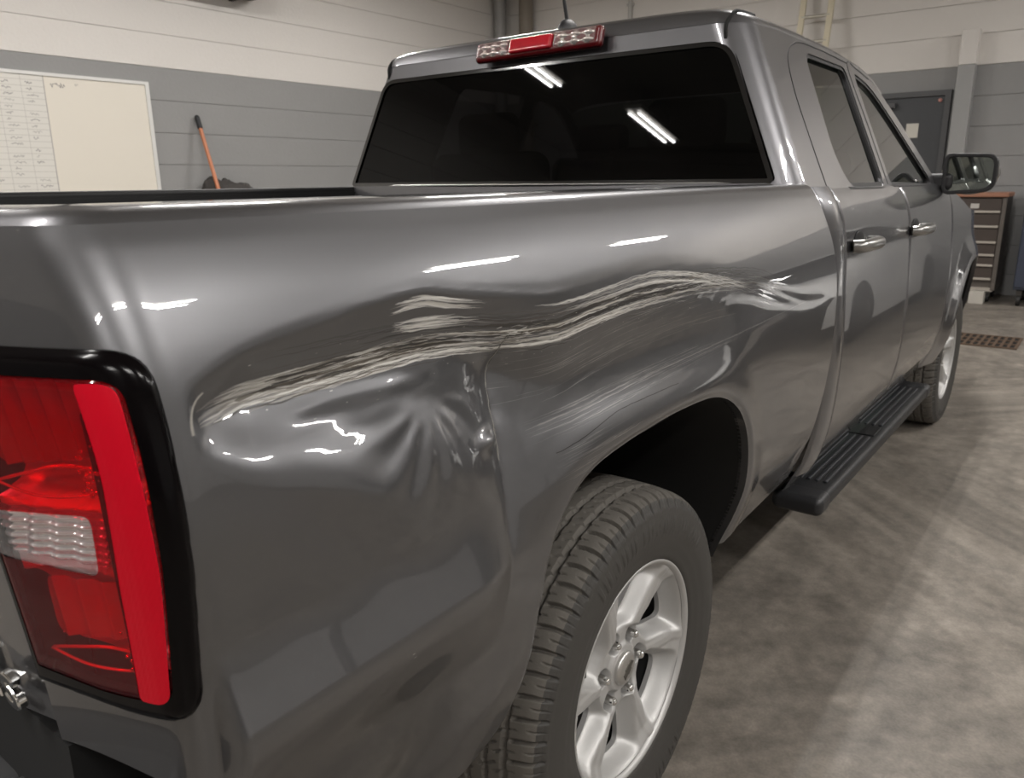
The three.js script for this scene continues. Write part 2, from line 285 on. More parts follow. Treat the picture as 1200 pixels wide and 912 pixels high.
const flarePoly = [...catmull([[-0.66, 0.40], [-0.60, 0.60], [-0.535, 0.68], [-0.514, 0.745], [-0.506, 0.811], [-0.487, 0.881], [-0.455, 0.938], [-0.397, 0.976], [-0.331, 0.988], [-0.233, 0.994], [-0.058, 0.997], [0.162, 0.990], [0.304, 0.930], [0.395, 0.810], [0.482, 0.656], [0.56, 0.40]]), [0.56, 0.1], [-0.66, 0.1]];
const flareD = sdf(flarePoly);
// plan path of the bed side: arc length from the front end round the corner to the tailgate gap
const REAR_DX = 0.054, REAR_DZ = 0.168, RC = 0.045;
const ang = Math.atan2(REAR_DZ, REAR_DX);                   // turn at the corner
const tanL = RC * Math.tan(ang / 2), sideLen = X0 - XC - tanL, arcLen = RC * ang, rearLen = Math.hypot(REAR_DX, REAR_DZ) - tanL, pathLen = sideLen + arcLen + rearLen;
function path(q, z0) {        // -> [x, z, nx, nz]
  if (q < sideLen) return [X0 - q, z0, 0, 1];
  if (q < sideLen + arcLen) { const a = (q - sideLen) / RC; return [X0 - sideLen - RC * Math.sin(a), z0 - RC + RC * Math.cos(a), -Math.sin(a), Math.cos(a)]; }
  const s = q - sideLen - arcLen; return [X0 - sideLen - RC * Math.sin(ang) - s * Math.cos(ang), z0 - RC + RC * Math.cos(ang) - s * Math.sin(ang), -Math.sin(ang), Math.cos(ang)];
}
const rearLean = (y, q) => -0.10 * (y - 0.88) * sstep(sideLen - 0.05, pathLen, q);
function bedPoint(q, y) {
  const z0 = zBed(y), p = path(q, z0); let x = p[0] + rearLean(y, q), z = p[1], d = 0;
  if (q < sideLen + 0.01) {
    d = -dent(x, y);
    d += 0.026 * (y > 0.868 ? Math.pow(clamp((0.951 - y) / 0.083), 1.4) : sstep(0.72, 0.868, y)) * sstep(-0.44, -0.60, x);
    d -= 0.034 * sstep(0.872, 0.56, y) * sstep(-0.50, -0.66, x);
    const f = flareD(x, y); if (f < 0.025) d += 0.0055 * sstep(0.022, -0.05, f) * (1 - 0.5 * sstep(0.05, 0.25, x) * sstep(0.9, 0.97, y));
    const a = archD(x, y); if (a < 0.02) d -= 0.006 * sstep(0.014, 0.0, a);
  }
  const e = sstep(0.02, 0, q) * 0.012; d -= e;               // front edge rolls in
  return [x + p[2] * d, y, z + p[3] * d, x, y, q, y];
}
// outline of the tail lamp on that path
const qEnd = pathLen - 0.003;
const qx = (x) => x > -0.918 ? X0 - x : sideLen + RC * Math.asin(Math.min(0.9, (-x - 0.918) / RC));   // right edge, where the side turns
const qTip = qx(-0.93);
const lampShape = (ins, tipIns, endIns, r) => roundPoly([[qx(-0.932) + tipIns, 1.213 - ins, r], [qx(-0.933) + tipIns, 1.12, 0.03], [qx(-0.936) + tipIns, 1.03, 0.03], [qx(-0.941) + tipIns, 0.95, 0.03], [qx(-0.943) + tipIns, 0.893 + ins, r * 1.3], [qTip + tipIns + 0.075, 0.888 + ins, 0.03], [qEnd - endIns, 0.902 + ins, 0.004], [qEnd - endIns, 1.216 - ins, 0.004]], r, 8);
const lampHole = sdf(lampShape(0.012, 0.010, 0.004, 0.026));
{
  const yTop = 1.306, NY = 200, qs = [];
  for (let q = 0; q < 0.03; q += 0.003) qs.push(q); for (let q = 0.03; q < sideLen; q += 0.0055) qs.push(q); for (let i = 0; i <= 26; i++) qs.push(sideLen + (pathLen - sideLen) * i / 26);
  let s = grid(qs.length - 1, NY, (u, v) => bedPoint(qs[Math.round(u * (qs.length - 1))], 0.44 + (yTop - 0.44) * v), true);
  s = clip(s, (q, y) => q > sideLen - 0.06 ? lampHole(q, y) : 1); s.edges = [];
  s = clip(s, (q, y, P) => { const x = X0 - Math.min(q, sideLen); return q > sideLen + 0.05 ? 1 : archD(x, y); });
  const lower = (q) => { const x = X0 - q; if (q > sideLen) return 0.825 - 0.02 * sstep(pathLen, sideLen, q); return x > 0 ? lerp(0.478, 0.515, clamp((x - 0.43) / 0.49)) : lerp(0.46, 0.80, sstep(-0.80, -0.90, x)); };
  s.edges = s.edges.slice(); s = clip(s, (q, y) => y - lower(q));
  const bs = mesh('bed_side', [toGeo(s), flange(s, (P) => P[0] < -0.9 ? [0.02, 0.01, -0.01] : [0, 0, -0.022])], null, truck);
  // rolled top rail
  const prof = [[0.886, 1.306], [0.8815, 1.3115], [0.874, 1.3165], [0.862, 1.3195], [0.83, 1.321], [0.80, 1.3195], [0.79, 1.314], [0.786, 1.30], [0.786, 1.20]];
  const rail = grid(qs.length - 1, prof.length - 1, (u, v) => { const q = qs[Math.round(u * (qs.length - 1))], k = Math.round(v * (prof.length - 1)), pr = prof[k], base = bedPoint(q, 1.306), p = path(Math.min(q, sideLen + arcLen + rearLen), zBed(1.306)), d = pr[0] - 0.886; return [base[0] + p[2] * d * (q > sideLen ? 0.8 : 1), pr[1], base[2] + p[3] * d, base[0], pr[1]]; }, true);
  mesh('bed_rail', toGeo(rail), M.paint, truck);
  globalThis.__bedSide = bs;
}
{ // paint of the damaged side: scraped paint, primer and scuffs, drawn along the gouge
  const W = 2048, H = 1024, x0 = -1.06, x1 = 0.96, y0 = 0.80, y1 = 1.33;
  const cv = document.createElement('canvas'), co = document.createElement('canvas'); cv.width = co.width = W; cv.height = co.height = H;
  const c = cv.getContext('2d'), o = co.getContext('2d');
  const base = paintColor.clone(); c.fillStyle = base.getStyle(); c.fillRect(0, 0, W, H);
  // roughness map G, metalness map B, clearcoat map R, relative to material values of 1
  o.fillStyle = `rgb(255,${Math.round(PAINT.roughness * 255)},${Math.round(PAINT.metalness * 255)})`; o.fillRect(0, 0, W, H);
  const X = (x) => (x - x0) / (x1 - x0) * W, Y = (y) => (y1 - y) / (y1 - y0) * H;
  const gougeY = curve([-0.93, -0.846, -0.75, -0.63, -0.558, -0.463, -0.368, -0.276, -0.146, 0.008, 0.317, 0.531, 0.75], [1.156, 1.162, 1.163, 1.164, 1.160, 1.148, 1.143, 1.150, 1.157, 1.158, 1.138, 1.09, 1.052]);
  function stroke(fx, xa, xb, wide, col, alpha, orm, jag = 0.004) {
    const n = Math.max(6, Math.round((xb - xa) / 0.008)), ph = rnd() * 100, top = [], bot = [];
    for (let i = 0; i <= n; i++) { const t = i / n, x = lerp(xa, xb, t), y = fx(x) + jag * fbm(x * 30, ph, 0, 3), w = wide * Math.pow(Math.sin(Math.PI * clamp(t, 0.02, 0.98)), 0.6) * (0.55 + 0.9 * Math.abs(fbm(x * 55, ph + 9, 1, 3)) * 2); top.push([X(x), Y(y + w / 2)]); bot.unshift([X(x), Y(y - w / 2)]); }
    for (const [k, st] of [[c, col], [o, orm]]) { k.globalAlpha = alpha; k.fillStyle = st; k.beginPath(); top.concat(bot).forEach((p, i) => i ? k.lineTo(...p) : k.moveTo(...p)); k.closePath(); k.fill(); }
    c.globalAlpha = o.globalAlpha = 1;
  }
  const ORM = 'rgb(30,170,40)', SCUFF = 'rgb(120,140,150)', PRIME = 'rgb(0,200,0)';
  const lights = ['#cbc9c4', '#b8b5af', '#d6d4cf', '#a5a29b', '#97948e'], darks = ['#2b2824', '#37322b', '#201d1a', '#443c32'];
  const pick = (a) => a[Math.floor(rnd() * a.length)];
  const off = (f, d, k = 0) => (x) => f(x) + d + k * (x + 0.3);
  // broad dull rub between ridge and gouge
  for (let i = 0; i < 60; i++) { const a = rr(-0.86, 0.2), l = rr(0.1, 0.5), d = rr(-0.02, 0.03); stroke(off(gougeY, d), a, Math.min(0.6, a + l), rr(0.001, 0.004), pick(darks), rr(0.15, 0.4), PRIME); }
  // left end: wide pale scrape
  for (const [d, w2, al] of [[-0.010, 0.016, 0.42], [-0.017, 0.008, 0.4], [-0.003, 0.007, 0.3]]) stroke(off(gougeY, d), -0.905, -0.60, w2, '#aaa59b', al, ORM, 0.006);
  for (let i = 0; i < 80; i++) { const a = rr(-0.905, -0.72), l = rr(0.05, 0.28), t = rnd(), d = lerp(-0.021, 0.006, t); stroke(off(gougeY, d - 0.004), a, a + l, rr(0.0012, 0.0042), pick(lights), rr(0.45, 0.95), ORM); }
  for (let i = 0; i < 46; i++) { const a = rr(-0.87, -0.6), l = rr(0.02, 0.11), d = rr(-0.016, 0.0); stroke(off(gougeY, d), a, a + l, rr(0.0015, 0.005), pick(darks), rr(0.5, 0.9), PRIME); }
  for (let i = 0; i < 150; i++) { const a = rr(-0.90, -0.35), l = rr(0.02, 0.16), d = rr(-0.024, 0.004); stroke(off(gougeY, d), a, a + l, rr(0.0004, 0.0013), rnd() < 0.55 ? pick(darks) : '#6d6861', rr(0.3, 0.75), PRIME, 0.005); }
  // middle: long torn streaks
  for (let i = 0; i < 70; i++) { const a = rr(-0.72, -0.05), l = rr(0.08, 0.42), d = rr(-0.022, 0.004); stroke(off(gougeY, d), a, Math.min(0.45, a + l), rr(0.001, 0.0036), pick(lights), rr(0.4, 0.9), ORM); }
  for (let i = 0; i < 26; i++) { const a = rr(-0.55, -0.05), l = rr(0.06, 0.3), d = rr(-0.008, 0.014); stroke(off(gougeY, d), a, a + l, rr(0.002, 0.007), pick(darks), rr(0.45, 0.85), PRIME); }
  stroke(off(gougeY, -0.003), -0.7, 0.33, 0.005, '#1f1c19', 0.8, PRIME); stroke(off(gougeY, 0.010), -0.45, 0.05, 0.006, '#2a2622', 0.7, PRIME);
  stroke(off(gougeY, 0.003), -0.62, 0.02, 0.0035, '#bdb9b0', 0.8, ORM); stroke(off(gougeY, -0.012), -0.5, 0.3, 0.003, '#b3afa6', 0.7, ORM);
  // scuffs under the ridge (patches at the two peaks)
  for (let i = 0; i < 46; i++) { const a = rr(-0.67, -0.60), l = rr(0.02, 0.10), d = rr(-0.020, -0.008); stroke((x) => ridgeY(x) + d - 0.02 * Math.abs(x + 0.61), a, a + l, rr(0.001, 0.0032), pick(lights), rr(0.45, 0.9), ORM); }
  for (let i = 0; i < 40; i++) { const a = rr(-0.66, -0.6), l = rr(0.02, 0.09), d = rr(0.012, 0.026); stroke(off(gougeY, d), a, a + l, rr(0.001, 0.0036), pick(lights), rr(0.45, 0.9), ORM); }
  // band forward of the fold, under the ridge
  for (let i = 0; i < 60; i++) { const a = rr(-0.42, 0.05), l = rr(0.1, 0.4), d = rr(-0.03, -0.012); stroke((x) => ridgeY(x) + d * (1 + 0.3 * (x + 0.4)), a, Math.min(0.38, a + l), rr(0.0008, 0.003), pick(lights), rr(0.4, 0.85), ORM); }
  for (let i = 0; i < 40; i++) { const a = rr(0.0, 0.42), l = rr(0.05, 0.22); stroke(off(gougeY, rr(-0.022, 0.006)), a, Math.min(0.68, a + l), rr(0.0006, 0.0022), pick(lights), rr(0.25, 0.7), ORM); }
  // fine scratches over the pushed-in sheet forward of the fold
  for (let i = 0; i < 90; i++) { const a = rr(-0.5, 0.1), l = rr(0.03, 0.22), d = rr(-0.10, -0.025); stroke(off(gougeY, d, 0.05), a, a + l, rr(0.0003, 0.0010), pick(lights), rr(0.15, 0.55), SCUFF, 0.002); }
  for (let i = 0; i < 80; i++) { const a = rr(-0.46, 0.0), l = rr(0.04, 0.32), t = rnd(), d = lerp(-0.02, 0.012, t); stroke((x) => 1.012 + 0.045 * (x + 0.4) + d, a, a + l, rr(0.0004, 0.0018), pick(lights), rr(0.12, 0.42), SCUFF, 0.002); }
  for (let i = 0; i < 170; i++) { const a = rr(-0.7, 0.3), l = rr(0.01, 0.1), d = rr(-0.03, 0.016); stroke(off(gougeY, d), a, Math.min(0.5, a + l), rr(0.0004, 0.0013), pick(rnd() < 0.5 ? darks : lights), rr(0.35, 0.85), rnd() < 0.5 ? PRIME : ORM, 0.006); }
  stroke((x) => 1.022 + 0.03 * sstep(-0.3, 0.7, x), -0.2, 0.78, 0.003, '#b8b6b2', 0.4, SCUFF, 0.002);
  for (let i = 0; i < 40; i++) { const a = rr(-0.42, -0.25), l = rr(0.03, 0.14), d = rr(-0.045, 0.0); stroke((x) => 0.975 + 0.06 * (x + 0.4) + d, a, a + l, rr(0.0004, 0.0014), pick(lights), rr(0.15, 0.45), SCUFF, 0.002); }
  for (const [x, y] of [[-0.716, 0.842], [-0.712, 0.834]]) stroke(() => y, x, x + 0.005, 0.0012, '#c9c7c2', 0.8, ORM, 0.003);
  // cracked paint on the fold and at the rear end of the gouge
  for (const [wd, col, al] of [[0.0035, '#23211f', 0.7], [0.0016, '#a9a59d', 0.8]]) for (const [k, st] of [[c, col], [o, PRIME]]) {
    k.globalAlpha = al; k.strokeStyle = st; k.lineWidth = wd / (x1 - x0) * W; k.beginPath();
    for (let y = 1.15; y > 0.985; y -= 0.004) { const x = -0.464 - (1.14 - y) * 0.19 + 0.003 * fbm(y * 90, wd * 1e3, 0, 2); y > 1.149 ? k.moveTo(X(x), Y(y)) : k.lineTo(X(x), Y(y)); } k.stroke();
    k.lineWidth = 0.003 / (x1 - x0) * W; k.beginPath(); k.moveTo(X(-0.895), Y(1.168)); k.quadraticCurveTo(X(-0.915), Y(1.16), X(-0.915), Y(1.138)); k.stroke(); k.globalAlpha = 1;
  }
  for (let i = 0; i < 46; i++) { const x = -0.455 + rr(-0.035, 0.03), y = 1.146 + rr(-0.012, 0.012); stroke(() => y, x, x + rr(0.006, 0.03), rr(0.0006, 0.002), pick(rnd() < 0.7 ? lights : darks), 0.8, ORM, 0.006); }
  // hairline crack along the flare
  c.strokeStyle = o.strokeStyle = '#1a1816'; c.lineWidth = 1.6; c.globalAlpha = 0.75; c.beginPath(); for (let x = -0.40; x < -0.02; x += 0.01) { const y = 0.976 + 0.022 * sstep(-0.42, -0.2, x) - 0.002 + 0.002 * fbm(x * 40, 2, 0, 2); x < -0.395 ? c.moveTo(X(x), Y(y)) : c.lineTo(X(x), Y(y)); } c.stroke(); c.globalAlpha = 1;
  for (let i = 0; i < 160; i++) { const x = rr(-0.85, 0.5), y = gougeY(x) + rr(-0.05, 0.02); c.globalAlpha = rr(0.3, 0.8); c.fillStyle = pick(lights); c.fillRect(X(x), Y(y), rr(1, 4), rr(1, 2)); } c.globalAlpha = 1;
  const mk = (k, srgb) => { const t = new THREE.CanvasTexture(k); if (srgb) t.colorSpace = THREE.SRGBColorSpace; t.wrapS = t.wrapT = THREE.ClampToEdgeWrapping; t.anisotropy = 8; return t; };
  const tc = mk(cv, true), to = mk(co, false);
  const g = globalThis.__bedSide.geometry, u = g.attributes.uv; for (let i = 0; i < u.count; i++) u.setXY(i, (u.getX(i) - x0) / (x1 - x0), (u.getY(i) - y0) / (y1 - y0));
  globalThis.__bedSide.material = new THREE.MeshPhysicalMaterial({ map: tc, roughnessMap: to, metalnessMap: to, clearcoatMap: to, roughness: 1, metalness: 1, clearcoat: 1, clearcoatRoughness: 0.015, side: THREE.DoubleSide });
  globalThis.__bedSide.userData.label = 'bed side with a long gouge, scraped paint and a sharp fold';
}
{ // wheel housing behind the arch
  const pts = archPts.filter((p) => p[1] > 0.42), p = [], idx = [], zo = (x, y) => zBed(y) - Math.max(0, dent(x, y)) - 0.016;
  pts.forEach(([x, y], i) => { const k = 1 + 0.008; for (const z of [zo(x, y), zo(x, y) - 0.055, zo(x, y) - 0.06, 0.42]) p.push(x, y, z); });
  for (let i = 0; i < pts.length - 1; i++) for (let j = 0; j < 3; j++) { const a = i * 4 + j, b = a + 4; idx.push(a, a + 1, b, b, a + 1, b + 1); }
  const g = new THREE.BufferGeometry(); g.setAttribute('position', new THREE.Float32BufferAttribute(p, 3)); g.setIndex(idx); g.computeVertexNormals();
  const sh = new THREE.Shape(archPts.filter((q) => q[1] > 0.42).map((q) => new THREE.Vector2(q[0], q[1]))), wallG = new THREE.ShapeGeometry(sh).translate(0, 0, 0.42);
  mesh('wheel_housing', [g, wallG], mat(0x121110, 0.85), truck);
}
{ // inside of the bed, far side and bulkhead
  const liner = mat(0x0c0c0d, 0.6);
  mesh('bed_liner', [box(1.84, 0.5, 0.02, -0.03, 1.06, 0.775), box(1.84, 0.5, 0.02, -0.03, 1.052, -0.80), box(0.03, 0.48, 1.56, 0.885, 1.06, -0.01), box(1.86, 0.03, 1.56, -0.03, 0.815, -0.01)], liner, truck);
  mesh('bed_rail', [rbox(1.9, 0.03, 0.09, -0.03, 1.306, -0.845, 0.012)], M.black, truck);
  mesh('bed_side', [rbox(1.88, 0.78, 0.12, -0.02, 0.905, -0.885, 0.05)], M.paint, truck);
  mesh('bulkhead_cap', rbox(0.05, 0.03, 1.6, 0.888, 1.300, -0.02, 0.01), M.black, truck);
  mesh('chassis', [box(5.0, 0.16, 0.12, 1.6, 0.46, 0.42), box(5.0, 0.16, 0.12, 1.6, 0.46, -0.42), rod([0, 0.375, -0.7], [0, 0.375, 0.66], 0.05), rod([3.52, 0.375, -0.7], [3.52, 0.375, 0.66], 0.04), box(3.6, 0.05, 1.5, 2.6, 0.50, 0)], M.dark, truck);
}
{ // tailgate with badge and the gap beside it
  const tg = new THREE.Group(); tg.name = 'tailgate'; truck.add(tg);
  const xg = (y) => XC - REAR_DX - 0.10 * (y - 0.88);
  const sk = grid(30, 40, (u, v) => { const z = lerp(-0.79, 0.788, u), y = lerp(0.832, 1.312, v), e = Math.min(1, (0.79 - Math.abs(z)) / 0.03); return [xg(y) - 0.018 * (1 - (z / 0.8) ** 2) + 0.010 * (1 - e) ** 2 + 0.02 * sstep(1.29, 1.312, y) - 0.012 * sstep(1.06, 1.1, y) * sstep(1.24, 1.2, y) * sstep(0.74, 0.70, Math.abs(z)), y, z]; });
  mesh('outer_panel', toGeo(sk), M.paint, tg);
  mesh('inner_panel', box(0.05, 0.46, 1.56, -0.945, 1.07, 0), M.black, tg);
  const font = await new FontLoader().loadAsync('fonts/droid/droid_sans_bold.typeface.json');
  const letters = [['L', 0.692], ['S', 0.740]];
  for (const [ch, z] of letters) {
    const t = new TextGeometry(ch, { font, size: 0.038, depth: 0.006, bevelEnabled: true, bevelThickness: 0.002, bevelSize: 0.0015, bevelSegments: 2, curveSegments: 6 }); t.scale(1.25, 1, 1); t.rotateY(-Math.PI / 2); t.translate(0, 0, 0);
    const m = mesh('badge_letter', t, M.chrome, tg); m.position.set(xg(0.87) - 0.008, 0.853, z); m.rotation.z = 0.1;
  }
}
{ // tail lamp: black surround, red outer shell, clear reversing window, reflectors inside
  const L = new THREE.Group(); L.name = 'tail_lamp'; truck.add(L);
  const surf = (off, tu = 1) => (u, v) => { const q = lerp(qTip - 0.01, qEnd + 0.004, u), y = lerp(0.855, 1.225, v), p = path(q, zBed(y)), x = p[0] + rearLean(y, q); return [x + p[2] * off, y, p[1] + p[3] * off, q * 1, y, q, y]; };
  const cutTo = (s, f) => clip(s, (q, y) => -f(q, y));
  const NU = 90, NV = 110;
  const outer = sdf(lampShape(0, 0, 0, 0.030)), lens = sdf(lampShape(0.020, 0.017, 0.010, 0.018));
  const dome = (f, off, h, w) => (u, v) => { const a = surf(0)(u, v), d = -f(a[5], a[6]), k = off + h * Math.sqrt(clamp(d / w) * (2 - clamp(d / w))); const p = path(a[5], zBed(a[6])); return [a[0] + p[2] * k, a[1], a[2] + p[3] * k, a[5], a[6], a[5], a[6]]; };
  // surround
  let s = cutTo(grid(NU, NV, dome(outer, 0.002, 0.008, 0.012), true), outer); const ringF = s; s = clip(s, (q, y) => lens(q, y) + 0.001);
  mesh('surround', [toGeo(s), flange(s, [0.012, 0, -0.012])], new THREE.MeshPhysicalMaterial({ color: 0x060405, roughness: 0.16, specularIntensity: 0.28, side: THREE.DoubleSide }), L);
  // reversing window outline
  const qa = qEnd - 0.003, revPoly = roundPoly([[qa - 0.004, 1.080], [qEnd - 0.118, 1.083], [qEnd - 0.112, 1.030], [qa - 0.010, 1.037]], 0.008, 4), rev = sdf(revPoly);
  const strip = sdf(roundPoly([[qx(-0.933) + 0.019, 1.190, 0.012], [qx(-0.936) + 0.019, 1.03, 0.02], [qx(-0.943) + 0.019, 0.913, 0.014], [qx(-0.943) + 0.046, 0.913, 0.006], [qx(-0.936) + 0.050, 1.03, 0.02], [qx(-0.933) + 0.044, 1.12, 0.02], [qx(-0.933) + 0.044, 1.190, 0.006]], 0.008, 5));
  const redShell = new THREE.MeshPhysicalMaterial({ color: new THREE.Color(0.88, 0.02, 0.04), roughness: 0.05, transmission: 0.95, thickness: 0, specularIntensity: 0.6, side: THREE.DoubleSide });
  s = cutTo(grid(NU, NV, dome(lens, 0.006, 0.007, 0.012), true), lens);
  const ls = clip(clip(s, (q, y) => rev(q, y)), (q, y) => strip(q, y)); mesh('red_lens', toGeo(ls), redShell, L);
  const clearM = new THREE.MeshPhysicalMaterial({ color: new THREE.Color(0.93, 0.92, 0.92), roughness: 0.06, transmission: 0.95, thickness: 0, clearcoat: 1, side: THREE.DoubleSide });
  const sr = cutTo(grid(NU, NV, dome(rev, 0.011, 0.004, 0.006), true), rev); mesh('reversing_lens', [toGeo(sr), flange(sr, [0.012, 0, -0.006])], clearM, L);
  // inner parts
  const inner = (depth, f, mm, name, res = 110) => { const g = grid(res, res, (u, v) => { const a = surf(0)(u, v), k = depth(a[5], a[6]), p = path(a[5], zBed(a[6])); return [a[0] + p[2] * k, a[1], a[2] + p[3] * k, a[5] * 20, a[6] * 20, a[5], a[6]]; }, true); mesh(name, toGeo(cutTo(g, f)), mm, L); };
  const bowlMat = mat(new THREE.Color(0.86, 0.84, 0.84), 0.3, 0.1);
  const qc = qEnd - 0.07;
  inner((q, y) => {            // upper and lower bowls with a shelf between, dimpled at their right ends
    const up = y > 1.058 ? 1 : 0, cy = up ? 1.14 : 0.96, hh = 0.062, ex = (q - qc) / 0.085, ey = (y - cy) / hh, b = Math.max(0, 1 - ex * ex * 0.6 - ey * ey);
    let k = -0.006 - 0.034 * Math.sqrt(b);
    const edge = up ? 1.112 : 0.930, arch = edge + 0.016 * (1 - (ex) ** 2); k += 0.010 * sstep(0.006, 0, Math.abs(y - arch)); k -= 0.014 * sstep(0, 0.02, arch - y) * (y > (up ? 1.085 : 0.905) ? 1 : 0);
    const dz = sstep(qc + 0.0, qc - 0.04, q); k += dz * 0.0045 * Math.max(0, Math.sin(q * 720) * Math.sin(y * 720)) + (up ? 0.004 * Math.abs(Math.sin(q * 190)) * sstep(1.115, 1.13, y) : 0);
    return k;
  }, lens, bowlMat, 'reflector', 170);
  inner((q, y) => 0.0125 + 0.0004 * Math.max(0, Math.sin(q * 1800) * Math.sin(y * 1800)), strip, new THREE.MeshPhysicalMaterial({ color: new THREE.Color(0.47, 0.001, 0.012), roughness: 0.35, specularIntensity: 0.4, side: THREE.DoubleSide }), 'side_reflex', 150);
  const shadeM = mat(new THREE.Color(0.42, 0.30, 0.30), 0.25, 0.5);
  inner((q, y) => -0.004 - 0.006 * Math.abs(Math.sin(q * 170)), sdf(roundPoly([[qEnd - 0.022, 1.186], [qEnd - 0.022, 1.112], [qEnd - 0.118, 1.124], [qEnd - 0.122, 1.186]], 0.012, 4)), shadeM, 'upper_bowl_back', 120);
  inner((q, y) => -0.004 - 0.004 * Math.abs(Math.sin(q * 120)), sdf(roundPoly([[qEnd - 0.030, 1.012], [qEnd - 0.026, 0.950], [qEnd - 0.108, 0.958], [qEnd - 0.112, 1.014]], 0.014, 4)), mat(new THREE.Color(0.55, 0.42, 0.42), 0.25, 0.4), 'lower_bowl_back', 120);
  inner(() => 0.003, sdf(roundPoly([[qx(-0.933) + 0.047, 1.165], [qx(-0.936) + 0.053, 1.03], [qx(-0.943) + 0.050, 0.925], [qx(-0.943) + 0.057, 0.925], [qx(-0.936) + 0.063, 1.03], [qx(-0.933) + 0.056, 1.165]], 0.004, 4)), mat(0x0a0204, 0.5), 'divider', 120);
  { const dots = []; for (const [yc, n] of [[1.118, 46], [0.955, 36]]) for (let i = 0; i < n; i++) { const q = qEnd - 0.135 + rr(-0.012, 0.028), y = yc + rr(-0.022, 0.020), p = path(q, zBed(y)), a = surf(0)((q - qTip + 0.01) / (qEnd + 0.014 - qTip), (y - 0.855) / 0.37), k = 0.0015; dots.push(new THREE.SphereGeometry(rr(0.0012, 0.0026), 8, 6).translate(a[0] + p[2] * k, y, a[2] + p[3] * k)); } mesh('reflector_dimples', dots, mat(new THREE.Color(0.95, 0.9, 0.9), 0.08, 0.9), L).userData.kind = 'stuff'; }
  const edgeLine = (pts, r) => mesh('reflector_edge', tube(pts.map(([q, y, k]) => { const a = surf(0)((q - qTip + 0.01) / (qEnd + 0.014 - qTip), (y - 0.855) / 0.37), p = path(q, zBed(y)); return [a[0] + p[2] * k, y, a[2] + p[3] * k]; }), r, 30, 6), mat(new THREE.Color(0.9, 0.85, 0.85), 0.15, 0.6), L);
  for (const [yb, h] of [[1.098, 0.020], [0.934, 0.016]]) { edgeLine([[qEnd - 0.016, yb, -0.006], [qEnd - 0.05, yb + h * 0.5, -0.004], [qEnd - 0.09, yb + h, -0.002], [qEnd - 0.128, yb + h * 0.95, -0.001]], 0.0016); edgeLine([[qEnd - 0.016, yb, -0.004], [qEnd - 0.06, yb - h * 0.35, 0.0], [qEnd - 0.10, yb - h * 0.2, 0.001], [qEnd - 0.14, yb + h * 0.3, 0.002]], 0.0014); }
  inner((q, y) => 0.004 * Math.abs(Math.sin(y * 420)) - 0.002 + 0.0012 * Math.sin(q * 260 + y * 90), rev, mat(new THREE.Color(0.80, 0.78, 0.78), 0.2, 0.8), 'reversing_reflector', 150);
}
{ // rear bumper with ribbed step
  const B = new THREE.Group(); B.name = 'rear_bumper'; truck.add(B); B.position.set(-0.015, -0.02, 0); mesh('filler_panel', box(0.16, 0.20, 1.62, -0.90, 0.74, 0), M.dark, B);
  mesh('bumper_bar', rbox(0.26, 0.22, 1.80, -1.04, 0.60, 0, 0.05, 5), M.plastic, B);
  mesh('step_pad', [rbox(0.20, 0.02, 1.30, -1.04, 0.715, 0, 0.008), ...[-0.07, -0.035, 0, 0.035, 0.07].map((d) => rbox(0.014, 0.012, 1.2, -1.04 + d, 0.727, 0, 0.005))], mat(0x2a2a2b, 0.45), B);
  mesh('corner_step', rbox(0.17, 0.06, 0.22, -1.0, 0.70, 0.76, 0.02), mat(0x343434, 0.4), B);
  mesh('bumper_end', new THREE.SphereGeometry(0.09, 24, 16).scale(0.75, 1.3, 0.55).translate(-0.905, 0.70, 0.925), M.black, B);
}
